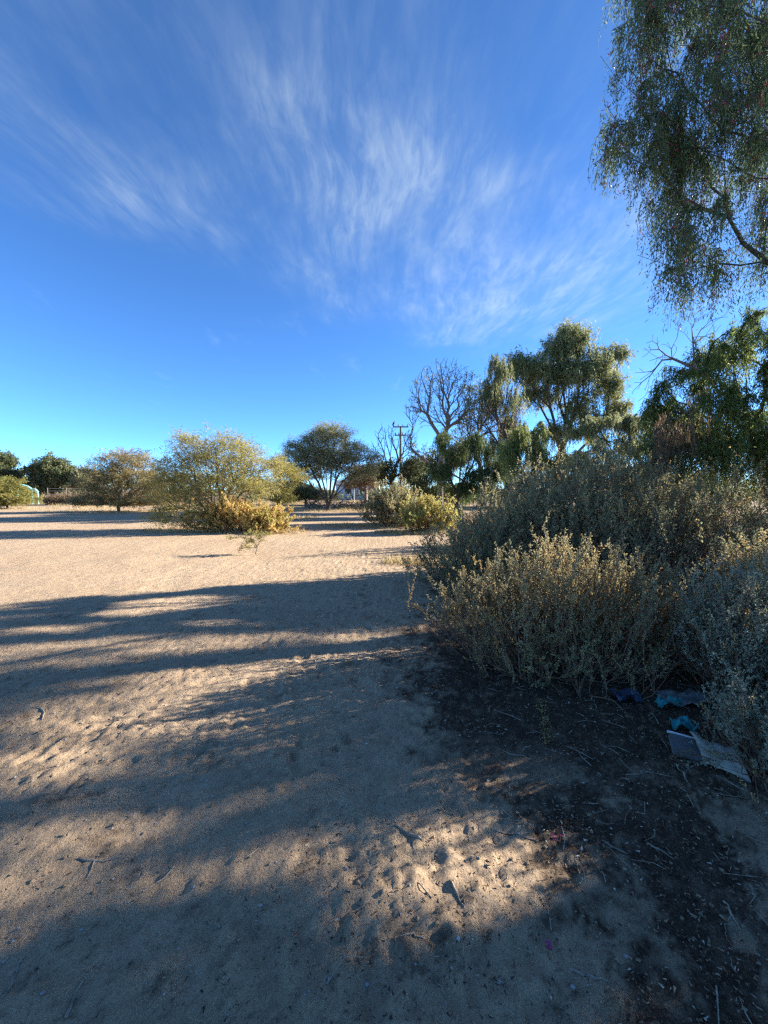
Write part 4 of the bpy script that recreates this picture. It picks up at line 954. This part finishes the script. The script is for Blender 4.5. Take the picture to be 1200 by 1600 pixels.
stick([(4, 1568), (22, 1536), (38, 1504)], [.004, .004, .002], 'straight thin stick at the left bottom edge')
stick([(1130, 1408), (1144, 1432), (1158, 1454)], [.003, .004, .002], 'thin pale stick on the dark litter at lower right', [[(1142, 1434), (1134, 1448), (1136, 1464)]])
stick([(1010, 1322), (1030, 1330), (1054, 1346)], [.003, .004, .002], 'pale twig on dark litter right of the sun patch', [[(1040, 1326), (1050, 1336)]])
stick([(1056, 1202), (1072, 1222), (1078, 1232)], [.004, .004, .002], 'forked twig in front of the cardboard', [[(1070, 1218), (1074, 1208), (1088, 1200)]])
stick([(776, 1303), (812, 1307), (840, 1316)], [.004, .004, .002], 'long thin twig at the border of the dark litter')
stick([(890, 1518), (920, 1528), (950, 1540)], [.004, .004, .002], 'dark twig on litter scraps right of the bottom centre')
stick([(940, 1316), (960, 1326), (980, 1338)], [.003, .003, .002], 'slender twig beside the pale twig on dark litter')
stick([(680, 1532), (690, 1550), (697, 1566)], [.003, .003, .002], 'tiny twig near the bottom centre')
stick([(62, 1108), (70, 1116), (66, 1126)], [.006, .006, .003], 'hooked twig in the dappled shade at left')
stick([(250, 907), (285, 901), (300, 900)], [.008, .006, .004], 'pale stick on the sunlit sand behind the shade line')

# dry stalk drooping from the front bush onto the litter
r = thing('dry_stalk', tuple(grd(853, 1170)), 'dry straw-coloured stalk drooping from the front saltbush onto the litter', 'stalk')
a = [at(842, 1062, 3.15), at(850, 1085, 3.0), at(848, 1110, 2.85), at(853, 1140, 2.66), grd(855, 1168) + np.array([0, 0, .01])]
tube('stem', a, [.004, .004, .0035, .003, .002], M['twig'], r, 5)
for i in range(5):
    q0 = a[1] + (a[3] - a[1]) * i / 5; tube('side_shoot', [q0, q0 + np.array([.03 * (-1) ** i, -.03, -.02]), q0 + np.array([.05 * (-1) ** i, -.05, -.06])], [.002, .002, .001], M['twig'], r, 4)
a2 = np.array([a[2] + (a[4] - a[2]) * s_ for s_ in rng.random(260)]) + rng.normal(size=(260, 3)) * .018
a2[:, 2] = np.maximum(a2[:, 2], gz(a2[:, 0], a2[:, 1]) + .006)
leaf_obj('seed_heads', a2, unit(np.array(a[4] - a[2]))[None] + rng.normal(size=(260, 3)) * .5, .022, .007, M['seed'], r)

# ------------------------------------------------------------------ rubbish under the bush
def cloth(name, c, sx_, sy_, rot, amp, material, label, cat, n=22, tilt=0.0, seed=0, thick=.002):
    u = np.linspace(-1, 1, n); U, Vv = np.meshgrid(u, u)
    edge_ = 1 + .22 * vn(U * 2 + seed, Vv * 2, 100 + seed)
    X, Y_ = U * sx_ / 2 * edge_, Vv * sy_ / 2 * edge_
    Z = amp * (1.6 * vn(U * 2.2 + seed, Vv * 2.2, 110 + seed) + .9 * np.abs(vn(U * 4.5, Vv * 4.5 + seed, 120 + seed)) + .4 * vn(U * 10, Vv * 10, 130 + seed)) + tilt * X
    c_, s_ = math.cos(rot), math.sin(rot)
    Pw = np.stack([c[0] + X * c_ - Y_ * s_, c[1] + X * s_ + Y_ * c_, Z], -1).reshape(-1, 3)
    lo = gz(Pw[:, 0], Pw[:, 1]); Pw[:, 2] = lo + .004 + np.maximum(0, Pw[:, 2] + amp * .6)
    ii = np.arange(n * n).reshape(n, n); Q = np.stack([ii[:-1, :-1], ii[:-1, 1:], ii[1:, 1:], ii[1:, :-1]], -1).reshape(-1, 4)
    o = link(name, mesh_np(name, Pw, Q, smooth=True), material)
    sm_ = o.modifiers.new('thickness', 'SOLIDIFY'); sm_.thickness = thick
    return tag(o, label, cat)
M['teal'] = plain_mat('teal_cloth', (.03, .25, .24), (.03, .17, .17), .8, 30, .2)
M['blue'] = plain_mat('blue_plastic', (.025, .032, .055), (.04, .055, .085), .35, 20, .1)
M['card'] = plain_mat('grey_cardboard', (.40, .345, .27), (.27, .23, .18), .85, 9, .35)
M['slab'] = plain_mat('dark_grey_board', (.13, .12, .11), (.08, .075, .07), .85, 12, .4)
M['clear'] = plain_mat('dull_plastic', (.20, .19, .17), (.12, .11, .10), .4, 18, .2)
cloth('plastic_bag', grd(978, 1104), .19, .12, .1, .04, M['blue'], 'crumpled dark blue plastic bag under the front saltbush', 'bag', seed=1)
cloth('cloth_scrap', grd(1044, 1116), .15, .08, -.2, .05, M['teal'], 'teal cloth scrap, the one nearer the blue bag', 'cloth', seed=2)
cloth('cloth_scrap', grd(1068, 1150), .14, .06, -.1, .05, M['teal'], 'bright teal cloth scrap lying against the grey board', 'cloth', seed=3)
cloth('plastic_sheet', grd(1075, 1120) + np.array([.06, .12, 0]), .30, .18, .2, .035, M['clear'], 'dirty greyish plastic sheet crumpled behind the teal scraps', 'sheet', seed=5)
# grey board with a white edge
c = grd(1080, 1190)
r = thing('board', (c[0], c[1], gz(c[0], c[1])), 'small dark grey board with a white edge beside the cardboard', 'board')
boxes('panel', [((c[0] + .01, c[1] + .04, gz(c[0], c[1]) + .035), (.17, .12, .03), (R(24), R(8), R(-18)))], M['slab'], r)
boxes('white_edge', [((c[0] + .03, c[1] + .105, gz(c[0], c[1]) + .072), (.17, .008, .012), (R(24), R(8), R(-18)))], M['white'], r)
# folded sheet of cardboard leaning on the bush
A = [grd(1100, 1200), grd(1176, 1230)]
n = 14; u = np.linspace(0, 1, n)
bot = A[0][None] + (A[1] - A[0])[None] * u[:, None]; bot[:, 2] = gz(bot[:, 0], bot[:, 1]) + .002
back = np.array([.03, .16, .045])
rows = [bot + back * s_ * 1.0 + np.array([0, 0, 1])[None] * (.05 * math.sin(s_ * 2.2) + .012 * np.sin(u * 5 + s_ * 2))[:, None] for s_ in np.linspace(0, 1, 8)]
Vc = np.concatenate(rows); ii = np.arange(n * 8).reshape(8, n)
o = link('cardboard_sheet', mesh_np('cardboard_sheet', Vc, np.stack([ii[:-1, :-1], ii[:-1, 1:], ii[1:, 1:], ii[1:, :-1]], -1).reshape(-1, 4), smooth=True), M['card'])
sm_ = o.modifiers.new('thickness', 'SOLIDIFY'); sm_.thickness = .005
tag(o, 'pale grey cardboard sheet under the right edge saltbush', 'cardboard')
o = tube('plastic_sliver', [grd(990, 1104) + np.array([0, .02, .05]), grd(990, 1104) + np.array([0, .02, .075]), grd(990, 1104) + np.array([-.004, .02, .10])], [.004, .004, .002], M['white'], None, 5)
tag(o, 'white plastic sliver standing up from the blue bag', 'litter')
# fallen magenta petals
M['petal'] = plain_mat('magenta_petal', (.45, .02, .16), (.30, .02, .12), .6, 40)
for (u_, v_), lab in (((868, 1313), 'magenta petals at the upper border of the dark litter'), ((857, 1487), 'magenta petals on the shaded sand right of bottom centre')):
    g_ = grd(u_, v_); n = 7; P = g_[None] + np.stack([rng.normal(size=n) * .009, rng.normal(size=n) * .007, np.zeros(n)], -1); P[:, 2] = gz(P[:, 0], P[:, 1]) + .008
    V, Q = leaf_quads(P, rng.normal(size=(n, 3)) * np.array([1, 1, .4]), .014, .011, roll=unit(rng.normal(size=(n, 3)) * .3 + np.array([0, 0, 1.])))
    tag(link('fallen_petals', mesh_np('fallen_petals', V, Q), M['petal'], None, 'stuff'), lab, 'petals')
